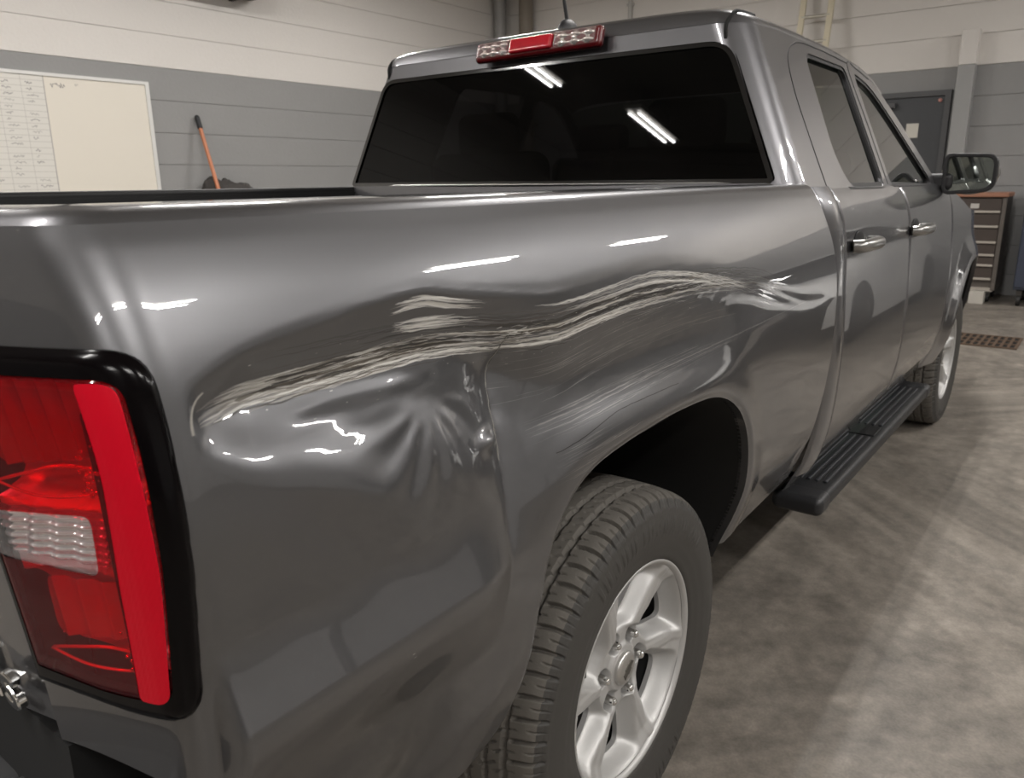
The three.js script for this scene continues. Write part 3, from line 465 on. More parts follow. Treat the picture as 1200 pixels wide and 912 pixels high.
// ---- wheels
const R = 0.375;
function tireGeo(hi) {
  // profile (axial, radius)
  const prof = [[0.100, 0.226], [0.112, 0.232], [0.1175, 0.242], [0.122, 0.262], [0.1275, 0.29], [0.1275, 0.315], [0.1235, 0.336], [0.118, 0.350], [0.112, 0.3595], [0.103, 0.3655], [0.092, 0.3695], [0.07, 0.3725], [0.04, 0.3744], [0, 0.375]];
  const c = new THREE.CatmullRomCurve3([...prof, ...prof.slice(0, -1).reverse().map((p) => [-p[0], p[1]])].map((p) => new THREE.Vector3(p[0], p[1], 0)), false, 'centripetal');
  const raw = c.getPoints(1200); let acc = [0]; for (let i = 1; i < raw.length; i++) acc.push(acc[i - 1] + raw[i].distanceTo(raw[i - 1]));
  const np = hi ? 128 : 40, total = acc[raw.length - 1], P = [];
  const wgt = (r) => r > 0.345 ? 2.6 : 1; let cum = [0]; for (let i = 1; i < raw.length; i++) cum.push(cum[i - 1] + (acc[i] - acc[i - 1]) * wgt(raw[i].y));
  for (let k = 0, i = 0; k <= np; k++) { const target = cum[raw.length - 1] * k / np; while (i < raw.length - 1 && cum[i] < target) i++; P.push(raw[i]); }
  const NA = hi ? 1440 : 72, PITCH = 60;
  const tg = (grid(NA, np, (u, v) => {
    const p = P[Math.round(v * np)]; let r = p.y, z = p.x; const th = u * Math.PI * 2;
    if (hi) {
      const az = Math.abs(z), sh = sstep(0.338, 0.352, r); let d = 0;
      for (const gz of [0.060, 0.021]) d = Math.max(d, 0.0085 * sstep(0.0052, 0.0030, Math.abs(az - gz - 0.0006 * Math.sign(Math.sin(th * PITCH)))));
      const s = z > 0 ? 1 : -1, fr = (a, w) => { const f = a - Math.floor(a), q = Math.abs(f - 0.5); return sstep(w, w * 0.55, q); };
      const ph = th * PITCH / (Math.PI * 2);
      if (az > 0.066) { // shoulder lugs, curved cuts running over the shoulder, a short fine cut between
        const a = ph + s * (az - 0.066) * 9 - s * Math.pow(Math.max(0, az - 0.066), 2) * 110;
        d = Math.max(d, 0.0095 * fr(a, 0.11) * sh * sstep(0.066, 0.074, az), 0.0038 * fr(a + 0.5, 0.045) * sh * sstep(0.098, 0.104, az), 0.0035 * fr(a + 0.5, 0.04) * sh * sstep(0.082, 0.076, az));
      } else if (az > 0.026) { // blocks of the second rib: slanted cuts half way
        const a = ph + s * (az - 0.026) * 14; d = Math.max(d, 0.0055 * fr(a, 0.06) * sstep(0.036, 0.042, az), 0.005 * fr(a + 0.5, 0.05) * sstep(0.046, 0.04, az));
      } else if (az < 0.017) { const a = ph + z * 18; d = Math.max(d, 0.005 * fr(a, 0.06) * sstep(0.006, 0.01, az)); }
      r -= d;
      // ring lines and raised marks on the sidewall
      if (az > 0.115) { const sgn = s; z += sgn * (0.0022 * sstep(0.0022, 0.0008, Math.abs(r - 0.341)) - 0.0028 * sstep(0.002, 0.0008, Math.abs(r - 0.277)) - 0.001 * sstep(0.006, 0.003, Math.abs(r - 0.25)));
        const la = ((th * 180 / Math.PI) % 180 + 180) % 180; if (la > 40 && la < 125) { const cell = Math.floor(la / 6.1), f = la / 6.1 - cell, k = (cell * 7) % 5, bar = sstep(0.18, 0.10, Math.abs(f - 0.28)) + (k > 1 ? sstep(0.18, 0.10, Math.abs(f - 0.68)) : 0), hb = [0.322, 0.308, 0.299].reduce((q, y, i) => q + ((k + i) % 2 ? sstep(0.0030, 0.0018, Math.abs(r - y)) * (f > 0.15 && f < 0.8 ? 1 : 0) : 0), 0); z += sgn * 0.0019 * Math.min(1, (bar + hb)) * sstep(0.016, 0.0145, Math.abs(r - 0.3105)); } }
    }
    return [r * Math.cos(th), r * Math.sin(th), z, u * 8, v, u, Math.abs(p.x)];
  }, true));
  return hi ? [toGeo(clip(tg, (u, az) => az - 0.1125)), toGeo(clip(tg, (u, az) => 0.1125 - az))] : toGeo(tg);
}
function rimGeo() {
  const SP = 6, off = THREE.MathUtils.degToRad(-6), half = Math.PI / SP;
  const local = (th) => { let a = (th - off) % (half * 2); if (a < 0) a += half * 2; return a - half; };     // 0 at a window's middle, +-half at a spoke's middle
  const win = (r, th) => { const a = local(th) + 0.10 * (r - 0.09) / 0.1; const w = r * Math.tan(half) * 1.0 - (0.036 + 0.010 * sstep(0.1, 0.2, r)), x = Math.min(w - Math.abs(a * r), (r - 0.098) * 0.9, 0.196 - r); return x; };
  const winS = (r, th) => { const a = (local(th)) * r, w = r * half - (0.034 + 0.014 * sstep(0.09, 0.2, r)); const k = 0.009, dd = [w - Math.abs(a + 0.012 * (r - 0.15) / 0.05), r - 0.104, 0.196 - r]; return -k * Math.log(dd.reduce((q, d) => q + Math.exp(-d / k), 0)) + 0.004; };
  let s = grid(432, 90, (u, v) => {
    const th = u * Math.PI * 2, r = lerp(0.001, 0.2215, v), f = winS(r, th), a = Math.abs(local(th)) - half;
    let z = 0.080 + 0.012 * sstep(0.05, 0.2, r) + 0.012 * sstep(0.19, 0.22, r);
    z -= 0.036 * sstep(-0.024, 0.002, f) * sstep(0.06, 0.11, r);                        // flanks fall towards the windows
    z += 0.003 * sstep(0.016, 0.006, Math.abs(a * r)) * sstep(0.06, 0.12, r);        // raised middle of each spoke
    z -= 0.012 * sstep(0.046, 0.056, r) * sstep(0.092, 0.08, r) * 0.6;
    const lx = r * Math.cos(a), lr = Math.hypot(lx - 0.0698, r * Math.sin(a)); z -= 0.026 * sstep(0.0225, 0.0165, lr);
    return [r * Math.cos(th), r * Math.sin(th), z, u, v, r, th];
  }, false);
  s = clip(s, (r, th) => -winS(r, th));
  const barrel = new THREE.LatheGeometry([[0.2215, 0.104], [0.2235, 0.109], [0.228, 0.1135], [0.232, 0.1135], [0.2335, 0.110], [0.231, 0.098], [0.222, 0.088], [0.2175, 0.078]].map((p) => new THREE.Vector2(p[0], p[1])), 96).rotateX(Math.PI / 2);
  return [toGeo(s), flange(s, (P) => [0, 0, -0.011]), barrel];
}
{
  const w = new THREE.Group(); w.name = 'wheel'; truck.add(w); w.position.set(0, R, 0.782);
  mesh('rim_barrel', new THREE.LatheGeometry([[0.2175, 0.078], [0.214, 0.06], [0.207, 0.03], [0.202, -0.02], [0.205, -0.1], [0.23, -0.112]].map((p) => new THREE.Vector2(p[0], p[1])), 64).rotateX(Math.PI / 2), mat(0x0d0c0c, 0.7, 0.3), w);
  const [wallG, treadG] = tireGeo(true); mesh('tire', wallG, new THREE.MeshStandardMaterial({ color: 0x3b3936, roughness: 0.62, bumpMap: grain, bumpScale: 0.0003, side: THREE.DoubleSide }), w);
  mesh('tire_tread', treadG, new THREE.MeshStandardMaterial({ color: 0x5d5953, roughness: 0.78, bumpMap: grain, bumpScale: 0.0003, side: THREE.DoubleSide }), w);
  mesh('rim', rimGeo(), mat(new THREE.Color(0.47, 0.465, 0.455), 0.44, 0.45), w);
  for (let k = 0; k < 6; k++) { const a = THREE.MathUtils.degToRad(-6 + 60 * k), g = merge([new THREE.CylinderGeometry(0.0095, 0.0105, 0.024, 6).rotateX(Math.PI / 2), new THREE.SphereGeometry(0.0085, 12, 8).translate(0, 0, 0.011)]); g.translate(0.0698 * Math.cos(a), 0.0698 * Math.sin(a), 0.071); mesh('lug_nut', g, M.chrome, w); }
  mesh('center_cap', new THREE.LatheGeometry([[0, 0.092], [0.026, 0.0915], [0.033, 0.089], [0.036, 0.084], [0.037, 0.07]].map((p) => new THREE.Vector2(...p)), 40).rotateX(Math.PI / 2), mat(new THREE.Color(0.55, 0.54, 0.52), 0.35, 0.9), w);
  const bt = new THREE.Shape([[-0.021, -0.006], [-0.008, -0.006], [-0.007, -0.0095], [0.007, -0.0095], [0.008, -0.006], [0.021, -0.006], [0.017, 0.006], [0.008, 0.006], [0.007, 0.0095], [-0.007, 0.0095], [-0.008, 0.006], [-0.017, 0.006]].map((p) => new THREE.Vector2(...p)));
  mesh('cap_emblem', new THREE.ExtrudeGeometry(bt, { depth: 0.0015, bevelEnabled: true, bevelSize: 0.0006, bevelThickness: 0.0006, bevelSegments: 1 }).rotateZ(0.75).translate(0, 0, 0.0915), mat(0x6f6c66, 0.35, 0.9), w);
  mesh('brake_disc', [new THREE.CylinderGeometry(0.155, 0.155, 0.022, 48).rotateX(Math.PI / 2).translate(0, 0, 0.01), new THREE.CylinderGeometry(0.08, 0.08, 0.07, 32).rotateX(Math.PI / 2).translate(0, 0, 0.02)], M.disc, w);
  mesh('brake_caliper', rbox(0.07, 0.13, 0.08, -0.13, 0.03, 0.02, 0.02), M.steel, w);
  const f = w.clone(); f.name = 'wheel_001'; f.position.x = 3.52; f.rotation.z = 0.4; truck.add(f);
  const lo = tireGeo(false), dl = new THREE.CylinderGeometry(0.225, 0.225, 0.18, 32).rotateX(Math.PI / 2);
  for (const [x, n] of [[0, 'wheel_002'], [3.52, 'wheel_003']]) { const q = new THREE.Group(); q.name = n; q.position.set(x, R, -0.782); truck.add(q); mesh('tire', lo, M.rubber, q); mesh('rim', dl, M.satin, q); }
}
// ---- cab, from the belt up: one shell bent round the rear corners
const halfW = (y) => 0.865 - 0.43 * (y - 1.31), backX = (y) => 0.825 + 0.05 * (y - 1.31) / 0.4;
const railY = curve([0.80, 1.2, 1.6, 1.95, 2.1, 2.3, 2.5, 2.72, 2.85], [1.733, 1.742, 1.738, 1.718, 1.695, 1.60, 1.475, 1.325, 1.235]);
const CR = 0.095;
function cabPath(q, y) {       // q from the rear centre (0) round the corner to the front, right side
  const w = halfW(y) , b = backX(y), a = w - CR, arc = CR * Math.PI / 2, crown = 0.008;
  if (q < 0.8) { const z = a * q / 0.8; return [b + crown * (z / w) ** 2 - 0.0, z, -1, 0]; }
  if (q < 1.0) { const t = (q - 0.8) / 0.2 * Math.PI / 2; const k = crown * ((a + CR * Math.sin(t)) / w) ** 2; return [b + CR + k - CR * Math.cos(t), a + CR * Math.sin(t), -Math.cos(t), Math.sin(t)]; }
  const x = b + CR + crown + (q - 1.0); return [x, w, 0, 1];
}
const rearWin = sdf(roundPoly([[-0.815, 1.322, 0.02], [-0.652, 1.690, 0.05], [0.645, 1.690, 0.06], [0.808, 1.322, 0.02]], 0.05, 6));
const win1 = sdf(roundPoly([[1.335, 1.705, 0.05], [1.775, 1.703, 0.04], [1.775, 1.305, 0.03], [1.345, 1.305, 0.11], [1.285, 1.40, 0.10]], 0.05, 6));
const win2 = sdf(roundPoly([[1.875, 1.695, 0.03], [2.06, 1.668, 0.10], [2.27, 1.55, 0.15], [2.60, 1.33, 0.04], [2.60, 1.292, 0.03], [1.875, 1.305, 0.03]], 0.04, 6));
{
  const qv = []; for (let i = 0; i <= 44; i++) qv.push(0.8 * i / 44); for (let i = 1; i <= 18; i++) qv.push(0.8 + 0.2 * i / 18); for (let i = 1; i <= 150; i++) qv.push(1 + 1.95 * i / 150);
  const nq = qv.length - 1;
  const make = (sgn) => grid(nq, 72, (u, v) => { const q = qv[Math.round(u * nq)], y = lerp(1.275, 1.765, v), p = cabPath(q, y); return [p[0], y, sgn * p[1], p[0], y, q, y]; }, sgn < 0);
  const parts = [];
  let back = [];
  for (const sgn of [1, -1]) {
    let s = make(sgn);
    s = clip(s, (q, y, P) => railY(P[0]) - y);
    s.edges = [];
    s = clip(s, (q, y, P) => q < 0.9 ? rearWin(sgn * Math.abs(P[2]), y) : 1);
    s = clip(s, (q, y, P) => q > 1 ? Math.min(win1(P[0], y), win2(P[0], y)) : 1);
    parts.push(toGeo(s), flange(s, (P) => Math.abs(P[2]) > 0.8 * halfW(P[1]) && P[0] > 1.1 ? [0, 0, -0.02 * sgn] : [0.014, 0, 0]));
  }
  mesh('cab_shell', parts, M.paint, truck);
  // roof: crowned skin meeting the shell along the rails
  const roofAt = (u, v) => {
    const x0 = backX(1.735) - 0.002, x = lerp(x0, 2.22, u), y = railY(x), w = halfW(y), sgnv = v * 2 - 1, zn = Math.sign(sgnv) * (1 - Math.pow(1 - Math.abs(sgnv), 1.6)), xr = x + 0.008 * zn * zn + CR * Math.max(0, 1 - Math.sqrt(Math.max(0, 1 - Math.max(0, (Math.abs(zn) * w - (w - CR)) / CR) ** 2))) * sstep(x0 + 0.3, x0, x);
    const ez = Math.pow(Math.abs(zn), 4), ex = Math.pow(1 - clamp((x - x0) / 0.16), 3);
    return [xr, y + 0.052 * Math.sqrt(Math.max(0, 1 - ez * ez)) * Math.sqrt(Math.max(0, 1 - ex * ex)), zn * w];
  }, roof = grid(110, 80, roofAt, true);
  mesh('roof', toGeo(roof), M.paint, truck);
  mesh('windshield', toGeo(grid(20, 20, (u, v) => { const x = lerp(2.2, 2.82, v), y = railY(x), w = halfW(Math.max(y, 1.28)); const z = (u * 2 - 1); return [x + 0.10 * (1 - z * z), y + 0.045 * (1 - v) * (1 - z ** 4), z * w]; })), new THREE.MeshPhysicalMaterial({ color: 0x9fb0a4, roughness: 0.02, transmission: 0.9, thickness: 0, side: THREE.DoubleSide }), truck);
  // glazing
  const dk = new THREE.MeshPhysicalMaterial({ color: new THREE.Color(0.02, 0.02, 0.021), roughness: 0.015, specularIntensity: 0.4, transmission: 0.97, thickness: 0, ior: 1.5, side: THREE.DoubleSide });
  const tint = new THREE.MeshPhysicalMaterial({ color: new THREE.Color(0.20, 0.21, 0.20), roughness: 0.015, transmission: 0.96, thickness: 0, ior: 1.52, side: THREE.DoubleSide });
  const RW = new THREE.Group(); RW.name = 'rear_window'; truck.add(RW);
  const pane = (f, x, grow) => toGeo(clip(grid(60, 30, (u, v) => { const y = lerp(1.31, 1.70, v), z = lerp(-0.83, 0.83, u), w = halfW(y); return [backX(y) + 0.008 * (z / w) ** 2 + x, y, z, u, v, z, y]; }, true), (z, y) => grow - f(z, y)));
  mesh('glass', pane(rearWin, 0.009, 0.004), dk, RW);
  const ring = clip(clip(grid(260, 90, (u, v) => { const y = lerp(1.305, 1.70, v), z = lerp(-0.83, 0.83, u), w = halfW(y); return [backX(y) + 0.008 * (z / w) ** 2 + 0.003, y, z, u, v, z, y]; }, true), (z, y) => 0.001 - rearWin(z, y)), (z, y) => rearWin(z, y) + 0.012);
  mesh('seal', toGeo(ring), M.gloss, RW);
  mesh('lower_molding', tube([[backX(1.32) - 0.004 + 0.022, 1.3235, -0.80], [backX(1.32) - 0.004, 1.3235, 0], [backX(1.32) - 0.004 + 0.02, 1.3235, 0.795]], 0.0045, 40, 8), M.satin, RW);
  const sideGlass = (f, parent, x0, x1, mt) => mesh('window_glass', toGeo(clip(grid(60, 40, (u, v) => { const x = lerp(x0, x1, u), y = lerp(1.28, 1.72, v); return [x, y, halfW(y) - 0.014, x, y, x, y]; }, false), (x, y) => 0.003 - f(x, y))), mt, parent);
  const trim = (f, parent, x0, x1) => { let s = clip(clip(grid(200, 100, (u, v) => { const x = lerp(x0, x1, u), y = lerp(1.27, 1.73, v); return [x, y, halfW(y) - 0.004, x, y, x, y]; }), (x, y) => 0.002 - f(x, y)), (x, y) => f(x, y) + 0.013); mesh('window_seal', toGeo(s), M.black, parent); };
  globalThis.__glz = { sideGlass, trim, tint };
  // narrow seam of the roof ditch, over the right rear corner
  for (const s of [1, -1]) mesh('roof_ditch', tube([[backX(1.69) + 0.014, 1.693, s * 0.632], [backX(1.72) + 0.010, 1.728, s * 0.632], ...[0.02, 0.05, 0.09, 0.13].map((u) => { const q = roofAt(u, 0.5 + 0.5 * 0.82); return [q[0], q[1] + 0.0005, s * q[2]]; })], 0.0055, 90, 6), M.seam, truck);
}
{ // high brake lamp: clear, red, clear
  const H = new THREE.Group(); H.name = 'high_brake_lamp'; truck.add(H); H.position.set(0.846, 1.733, 0.045); H.rotation.set(-0.012, 0, -0.30);
  mesh('lamp_housing', rbox(0.03, 0.062, 0.468, 0.004, 0, 0, 0.014, 4), mat(0x5a0a10, 0.25, 0, { clearcoat: 1 }), H);
  mesh('red_lens', rbox(0.024, 0.044, 0.158, -0.010, 0, -0.012, 0.008, 3), mat(new THREE.Color(0.42, 0.008, 0.018), 0.12, 0, { clearcoat: 1, clearcoatRoughness: 0.03 }), H);
  const cl = new THREE.MeshPhysicalMaterial({ color: 0xf4f0ee, roughness: 0.08, transmission: 0.9, thickness: 0, side: THREE.DoubleSide }), rf = mat(new THREE.Color(0.75, 0.72, 0.70), 0.2, 0.9);
  for (const [z, w] of [[-0.157, 0.118], [0.145, 0.142]]) {
    mesh('clear_lens', rbox(0.022, 0.046, w, -0.011, 0, z, 0.009, 3), cl, H);
    mesh('reflector', [toGeo(grid(30, 12, (u, v) => { const y = lerp(-0.021, 0.021, v), q = lerp(-w / 2 + 0.004, w / 2 - 0.004, u); return [-0.012 + 0.004 * Math.cos(u * Math.PI * 6) + 0.004 * Math.cos(v * Math.PI * 4), y, z + q]; })), new THREE.SphereGeometry(0.008, 12, 8).translate(-0.012, 0, z)], rf, H);
  }
}
{ const A = new THREE.Group(); A.name = 'roof_antenna'; truck.add(A);
  mesh('antenna_base', new THREE.SphereGeometry(0.03, 20, 12, 0, Math.PI * 2, 0, Math.PI / 2).scale(1.7, 1.35, 0.75).translate(1.0, 1.786, 0.06), M.plastic, A);
  mesh('antenna_mast', rod([0.995, 1.81, 0.06], [0.93, 2.1, 0.045], 0.006, 0.003), M.plastic, A); }
// ---- lower cab sides, doors, fender
function sidePanel(name, x0, x1, y0, y1, f, extra, parent, mt = M.paint, nx = 90, ny = 90) {
  let s = grid(nx, ny, (u, v) => { const x = lerp(x0, x1, u), y = lerp(y0, y1, v), e = Math.min(x - x0, x1 - x); return [x, y, zDoor(y) + (extra ? extra(x, y) : 0) - 0.006 * (1 - sstep(0, 0.008, e)), x, y, x, y]; });
  if (f) s = clip(s, f);
  return mesh(name, f ? [toGeo(s), flange(s, [0, 0, -0.02])] : toGeo(s), mt, parent);
}
{
  sidePanel('cab_corner', 0.935, 1.097, 0.50, 1.312, null, (x, y) => 0.016 * Math.sin(Math.PI * clamp((x - 0.935) / 0.162)), truck, M.paint, 30, 80);
  const D = (name, x0, x1) => { const g = new THREE.Group(); g.name = name; truck.add(g); return g; };
  const d1 = D('rear_door'), d2 = D('front_door');
  sidePanel('door_skin', 1.102, 1.955, 0.535, 1.305, null, null, d1); sidePanel('door_skin', 1.962, 2.86, 0.535, 1.305, null, null, d2);
  const { sideGlass, trim, tint } = globalThis.__glz;
  sideGlass(win1, d1, 1.2, 1.82, tint); sideGlass(win2, d2, 1.82, 2.65, tint); trim(win1, d1, 1.2, 1.82); trim(win2, d2, 1.82, 2.65);
  for (const [d, x0, x1] of [[d1, 1.30, 1.80], [d2, 1.86, 2.62]]) mesh('belt_molding', tube([[x0, 1.301, halfW(1.301) + 0.004], [(x0 + x1) / 2, 1.299, halfW(1.301) + 0.006], [x1, 1.296, halfW(1.3) + 0.004]], 0.006, 30, 8), M.plastic, d);
  const seam = (d, pts) => mesh('door_seam', tube(pts.map(([x, y]) => [x, y, halfW(y) - 0.0008]), 0.0024, 60, 6), M.seam, d);
  seam(d1, [[1.098, 1.31], [1.096, 1.45], [1.105, 1.58], [1.15, 1.67], [1.27, 1.722], [1.5, 1.732], [1.826, 1.722]]); seam(d2, [[1.826, 1.31], [1.826, 1.5], [1.826, 1.722], [1.95, 1.712], [2.08, 1.69]]);
  for (const [d, x] of [[d1, 1.25], [d2, 2.05]]) {
    const z = zDoor(1.145);
    const h = mesh('handle', [tube([[x - 0.085, 1.142, z + 0.006], [x - 0.075, 1.144, z + 0.032], [x, 1.146, z + 0.042], [x + 0.085, 1.145, z + 0.034], [x + 0.10, 1.143, z + 0.004]], 0.019, 40, 12)], M.satin, d);
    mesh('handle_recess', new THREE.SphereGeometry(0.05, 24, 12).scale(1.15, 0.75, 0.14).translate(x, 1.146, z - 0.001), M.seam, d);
  }
  sidePanel('rocker_panel', 0.95, 3.06, 0.44, 0.528, null, (x, y) => -0.006, truck, M.paint, 30, 12);
  const fa = sdf([...catmull([[3.03, 0.30], [3.04, 0.50], [3.075, 0.68], [3.16, 0.82], [3.30, 0.905], [3.46, 0.93], [3.62, 0.92], [3.78, 0.86], [3.90, 0.73], [3.96, 0.55], [3.97, 0.3]])]);
  const bulge = (x, y) => { const a = fa(x, y); return 0.030 * sstep(0.16, 0.0, a) * sstep(1.15, 0.95, y) - 0.20 * Math.pow(Math.max(0, (x - 3.42) / 0.98), 1.7); };
  sidePanel('front_fender', 2.868, 4.42, 0.44, 1.27, (x, y) => Math.min(fa(x, y), 1.265 - 0.10 * sstep(2.9, 3.5, x) - 0.06 * sstep(3.5, 4.4, x) - y), bulge, truck, M.paint, 150, 90);
  mesh('hood', toGeo(grid(40, 40, (u, v) => { const x = lerp(2.84, 4.4, u), yt = 1.262 - 0.10 * sstep(2.9, 3.5, x) - 0.06 * sstep(3.5, 4.4, x), z = (v * 2 - 1), w = zDoor(yt) + bulge(x, yt) - 0.002; return [x, yt + 0.05 * (1 - z ** 6) * sstep(0, 0.1, u), z * w]; })), M.paint, truck);
  mesh('front_end', [rbox(0.3, 0.75, 1.6, 4.30, 0.80, 0, 0.1, 4)], M.black, truck);
  mesh('fender_liner', [toGeo(grid(40, 2, (u, v) => { const a = lerp(Math.PI * 1.02, -0.02, u); return [3.5 + 0.455 * Math.cos(a), 0.46 + 0.465 * Math.sin(a), lerp(zDoor(Math.max(0.46, 0.46 + 0.465 * Math.sin(a))) + bulge(3.5 + 0.455 * Math.cos(a), 0.46 + 0.465 * Math.sin(a)) - 0.022, 0.45, v)]; })), box(0.95, 0.6, 0.02, 3.5, 0.72, 0.44)], M.dark, truck);
  mesh('cab_side_left', [box(3.5, 0.8, 0.04, 2.68, 0.88, -0.9)], M.paint, truck);
  mesh('cab_interior', [box(2.1, 0.05, 1.6, 1.9, 0.62, 0), box(0.04, 0.75, 1.62, 0.93, 0.95, 0)], M.dark, truck);
  const sm = mat(0x141312, 0.8);
  for (const [x, z] of [[1.16, 0.40], [1.16, -0.40], [2.02, 0.42], [2.02, -0.42]]) { const st = new THREE.Group(); st.name = 'seat'; truck.add(st); mesh('backrest', rbox(0.14, 0.62, 0.52, x, 1.13, z, 0.06, 4).translate(0, 0, 0), sm, st); mesh('headrest', rbox(0.09, 0.16, 0.26, x, 1.50, z, 0.04, 4), sm, st); mesh('seat_cushion', rbox(0.5, 0.16, 0.52, x + 0.28, 0.82, z, 0.05, 4), sm, st); }
  mesh('dashboard', rbox(0.4, 0.3, 1.6, 2.80, 1.10, 0, 0.08, 4), M.dark, truck);
  mesh('steering_wheel', new THREE.TorusGeometry(0.19, 0.017, 12, 40).rotateY(Math.PI / 2).rotateZ(-0.4).translate(2.5, 1.22, -0.42), M.black, truck);
}
{ // door mirror
  const m = new THREE.Group(); m.name = 'door_mirror'; truck.add(m);
  const cy = 1.342, cz = 0.995, x = 2.70;
  const sh = roundPoly([[-0.098, -0.083, 0.035], [0.098, -0.070, 0.05], [0.10, 0.078, 0.045], [-0.098, 0.085, 0.03]], 0.04, 8), S = (k) => new THREE.Shape(sh.map((p) => new THREE.Vector2(p[0] * k, p[1] * k)));
  const bez = new THREE.Shape(sh.map((p) => new THREE.Vector2(...p))); bez.holes.push(new THREE.Path(sh.map((p) => new THREE.Vector2(p[0] * 0.92, p[1] * 0.90))));
  const orient = (g) => g.rotateY(-Math.PI / 2).translate(x, cy, cz);       // shape x -> +z, faces -x
  mesh('mirror_rim', orient(new THREE.ExtrudeGeometry(bez, { depth: 0.03, bevelEnabled: true, bevelSize: 0.004, bevelThickness: 0.006, bevelSegments: 3 }).translate(0, 0, -0.02)), M.plastic, m);
  mesh('mirror_glass', orient(new THREE.ShapeGeometry(S(0.94)).translate(0, 0, -0.005)).rotateY(0), M.mirror, m);
  const back = new THREE.SphereGeometry(1, 32, 20)  .scale(0.10, 0.086, 0.112).translate(x + 0.02, cy, cz); const bp = back.attributes.position; for (let i = 0; i < bp.count; i++) if (bp.getX(i) < x + 0.008) bp.setX(i, x + 0.008);
  back.computeVertexNormals(); mesh('mirror_cap', back, mat(0xa9a8a6, 0.15, 1), m);
  mesh('mirror_arm', [rbox(0.07, 0.07, 0.12, x + 0.02, cy - 0.03, 0.875, 0.02)], M.plastic, m);
}
{ // running board
  const b = new THREE.Group(); b.name = 'running_board'; truck.add(b);
  const x0 = 1.06, x1 = 2.72, y = 0.40, zi = 0.80, zo = 0.948;
  mesh('board_body', rbox(x1 - x0, 0.055, zo - zi, (x0 + x1) / 2, y - 0.03, (zi + zo) / 2, 0.02, 4), M.plastic, b);
  for (const xx of [x0 + 0.03, x1 - 0.03]) mesh('end_cap', rbox(0.10, 0.062, zo - zi + 0.008, xx, y - 0.029, (zi + zo) / 2, 0.024, 5), mat(0x232325, 0.45), b);
  for (const [xa, xb] of [[x0 + 0.14, 1.75], [1.92, x1 - 0.12]]) for (let k = 0; k < 4; k++) mesh('tread_rib', rbox(xb - xa, 0.008, 0.012, (xa + xb) / 2, y + 0.0005, zi + 0.035 + k * 0.026, 0.003, 2), mat(0x2b2c30, 0.35), b);
  mesh('center_pad', rbox(0.12, 0.006, 0.10, 1.835, y, (zi + zo) / 2, 0.003), M.black, b);
  for (const xx of [1.3, 2.4]) mesh('bracket', box(0.06, 0.03, 0.4, xx, y - 0.05, 0.62), M.black, b);
}

// ------------------------------------------------------------------ the workshop's things
{ // whiteboard
  const x0 = 0.86, x1 = 3.32, y0 = 1.13, y1 = 2.36, w = thing('whiteboard', 'framed whiteboard with faint ruled handwriting on its left half', 'whiteboard', [(x0 + x1) / 2, y0, ZL]);
  const W = 1024, H = 512, cv = document.createElement('canvas'); cv.width = W; cv.height = H; const c = cv.getContext('2d');
  c.fillStyle = '#d6d0c4'; c.fillRect(0, 0, W, H); const split = W * (2.30 - x0) / (x1 - x0);
  c.fillStyle = '#d0cdc6'; c.fillRect(0, 0, split, H); c.strokeStyle = '#8f8b85'; c.lineWidth = 3; c.beginPath(); c.moveTo(split, 8); c.lineTo(split - 4, H - 6); c.stroke();
  c.lineWidth = 1; c.strokeStyle = 'rgba(120,116,112,0.6)'; for (let y = 26; y < H; y += 23) { c.beginPath(); c.moveTo(0, y); c.lineTo(split, y + 2); c.stroke(); }
  for (const x of [0.2, 0.42, 0.58, 0.72, 0.86]) { c.beginPath(); c.moveTo(split * x, 0); c.lineTo(split * x, H); c.stroke(); }
  const scribble = (x, y, n, h, a) => { c.strokeStyle = `rgba(50,48,52,${a})`; c.lineWidth = 1.6; c.beginPath(); c.moveTo(x, y); for (let i = 0; i < n; i++) { x += rr(1.5, 4); c.lineTo(x, y + rr(-h, h)); } c.stroke(); };
  for (let y = 38; y < H - 14; y += 23) for (const x of [0.02, 0.22, 0.44, 0.6, 0.74, 0.88]) if (rnd() < 0.88) scribble(split * x + 4, y, Math.floor(rr(5, 16)), 5, rr(0.3, 0.75));
  scribble(split + 24, 40, 22, 9, 0.8); scribble(split + 118, 36, 5, 7, 0.35); scribble(W - 62, H - 26, 7, 5, 0.3);
  const t = new THREE.CanvasTexture(cv); t.colorSpace = THREE.SRGBColorSpace;
  const bw = x1 - x0, bh = y1 - y0;
  mesh('writing_surface', [box(bw - 0.02, bh - 0.02, 0.02, 0, bh / 2, 0.012)], new THREE.MeshStandardMaterial({ map: t, roughness: 0.35 }), w);
  mesh('frame', [box(bw, 0.03, 0.032, 0, bh - 0.015, 0.018), box(bw, 0.03, 0.032, 0, 0.015, 0.018), box(0.04, bh - 0.06, 0.032, -bw / 2 + 0.02, bh / 2, 0.018), box(0.04, bh - 0.06, 0.032, bw / 2 - 0.02, bh / 2, 0.018)], mat(0xd0cfcc, 0.4, 0.1), w);
  mesh('marker_tray', rbox(0.8, 0.02, 0.07, 0.2, -0.012, 0.036, 0.005), M.satin, w);
}
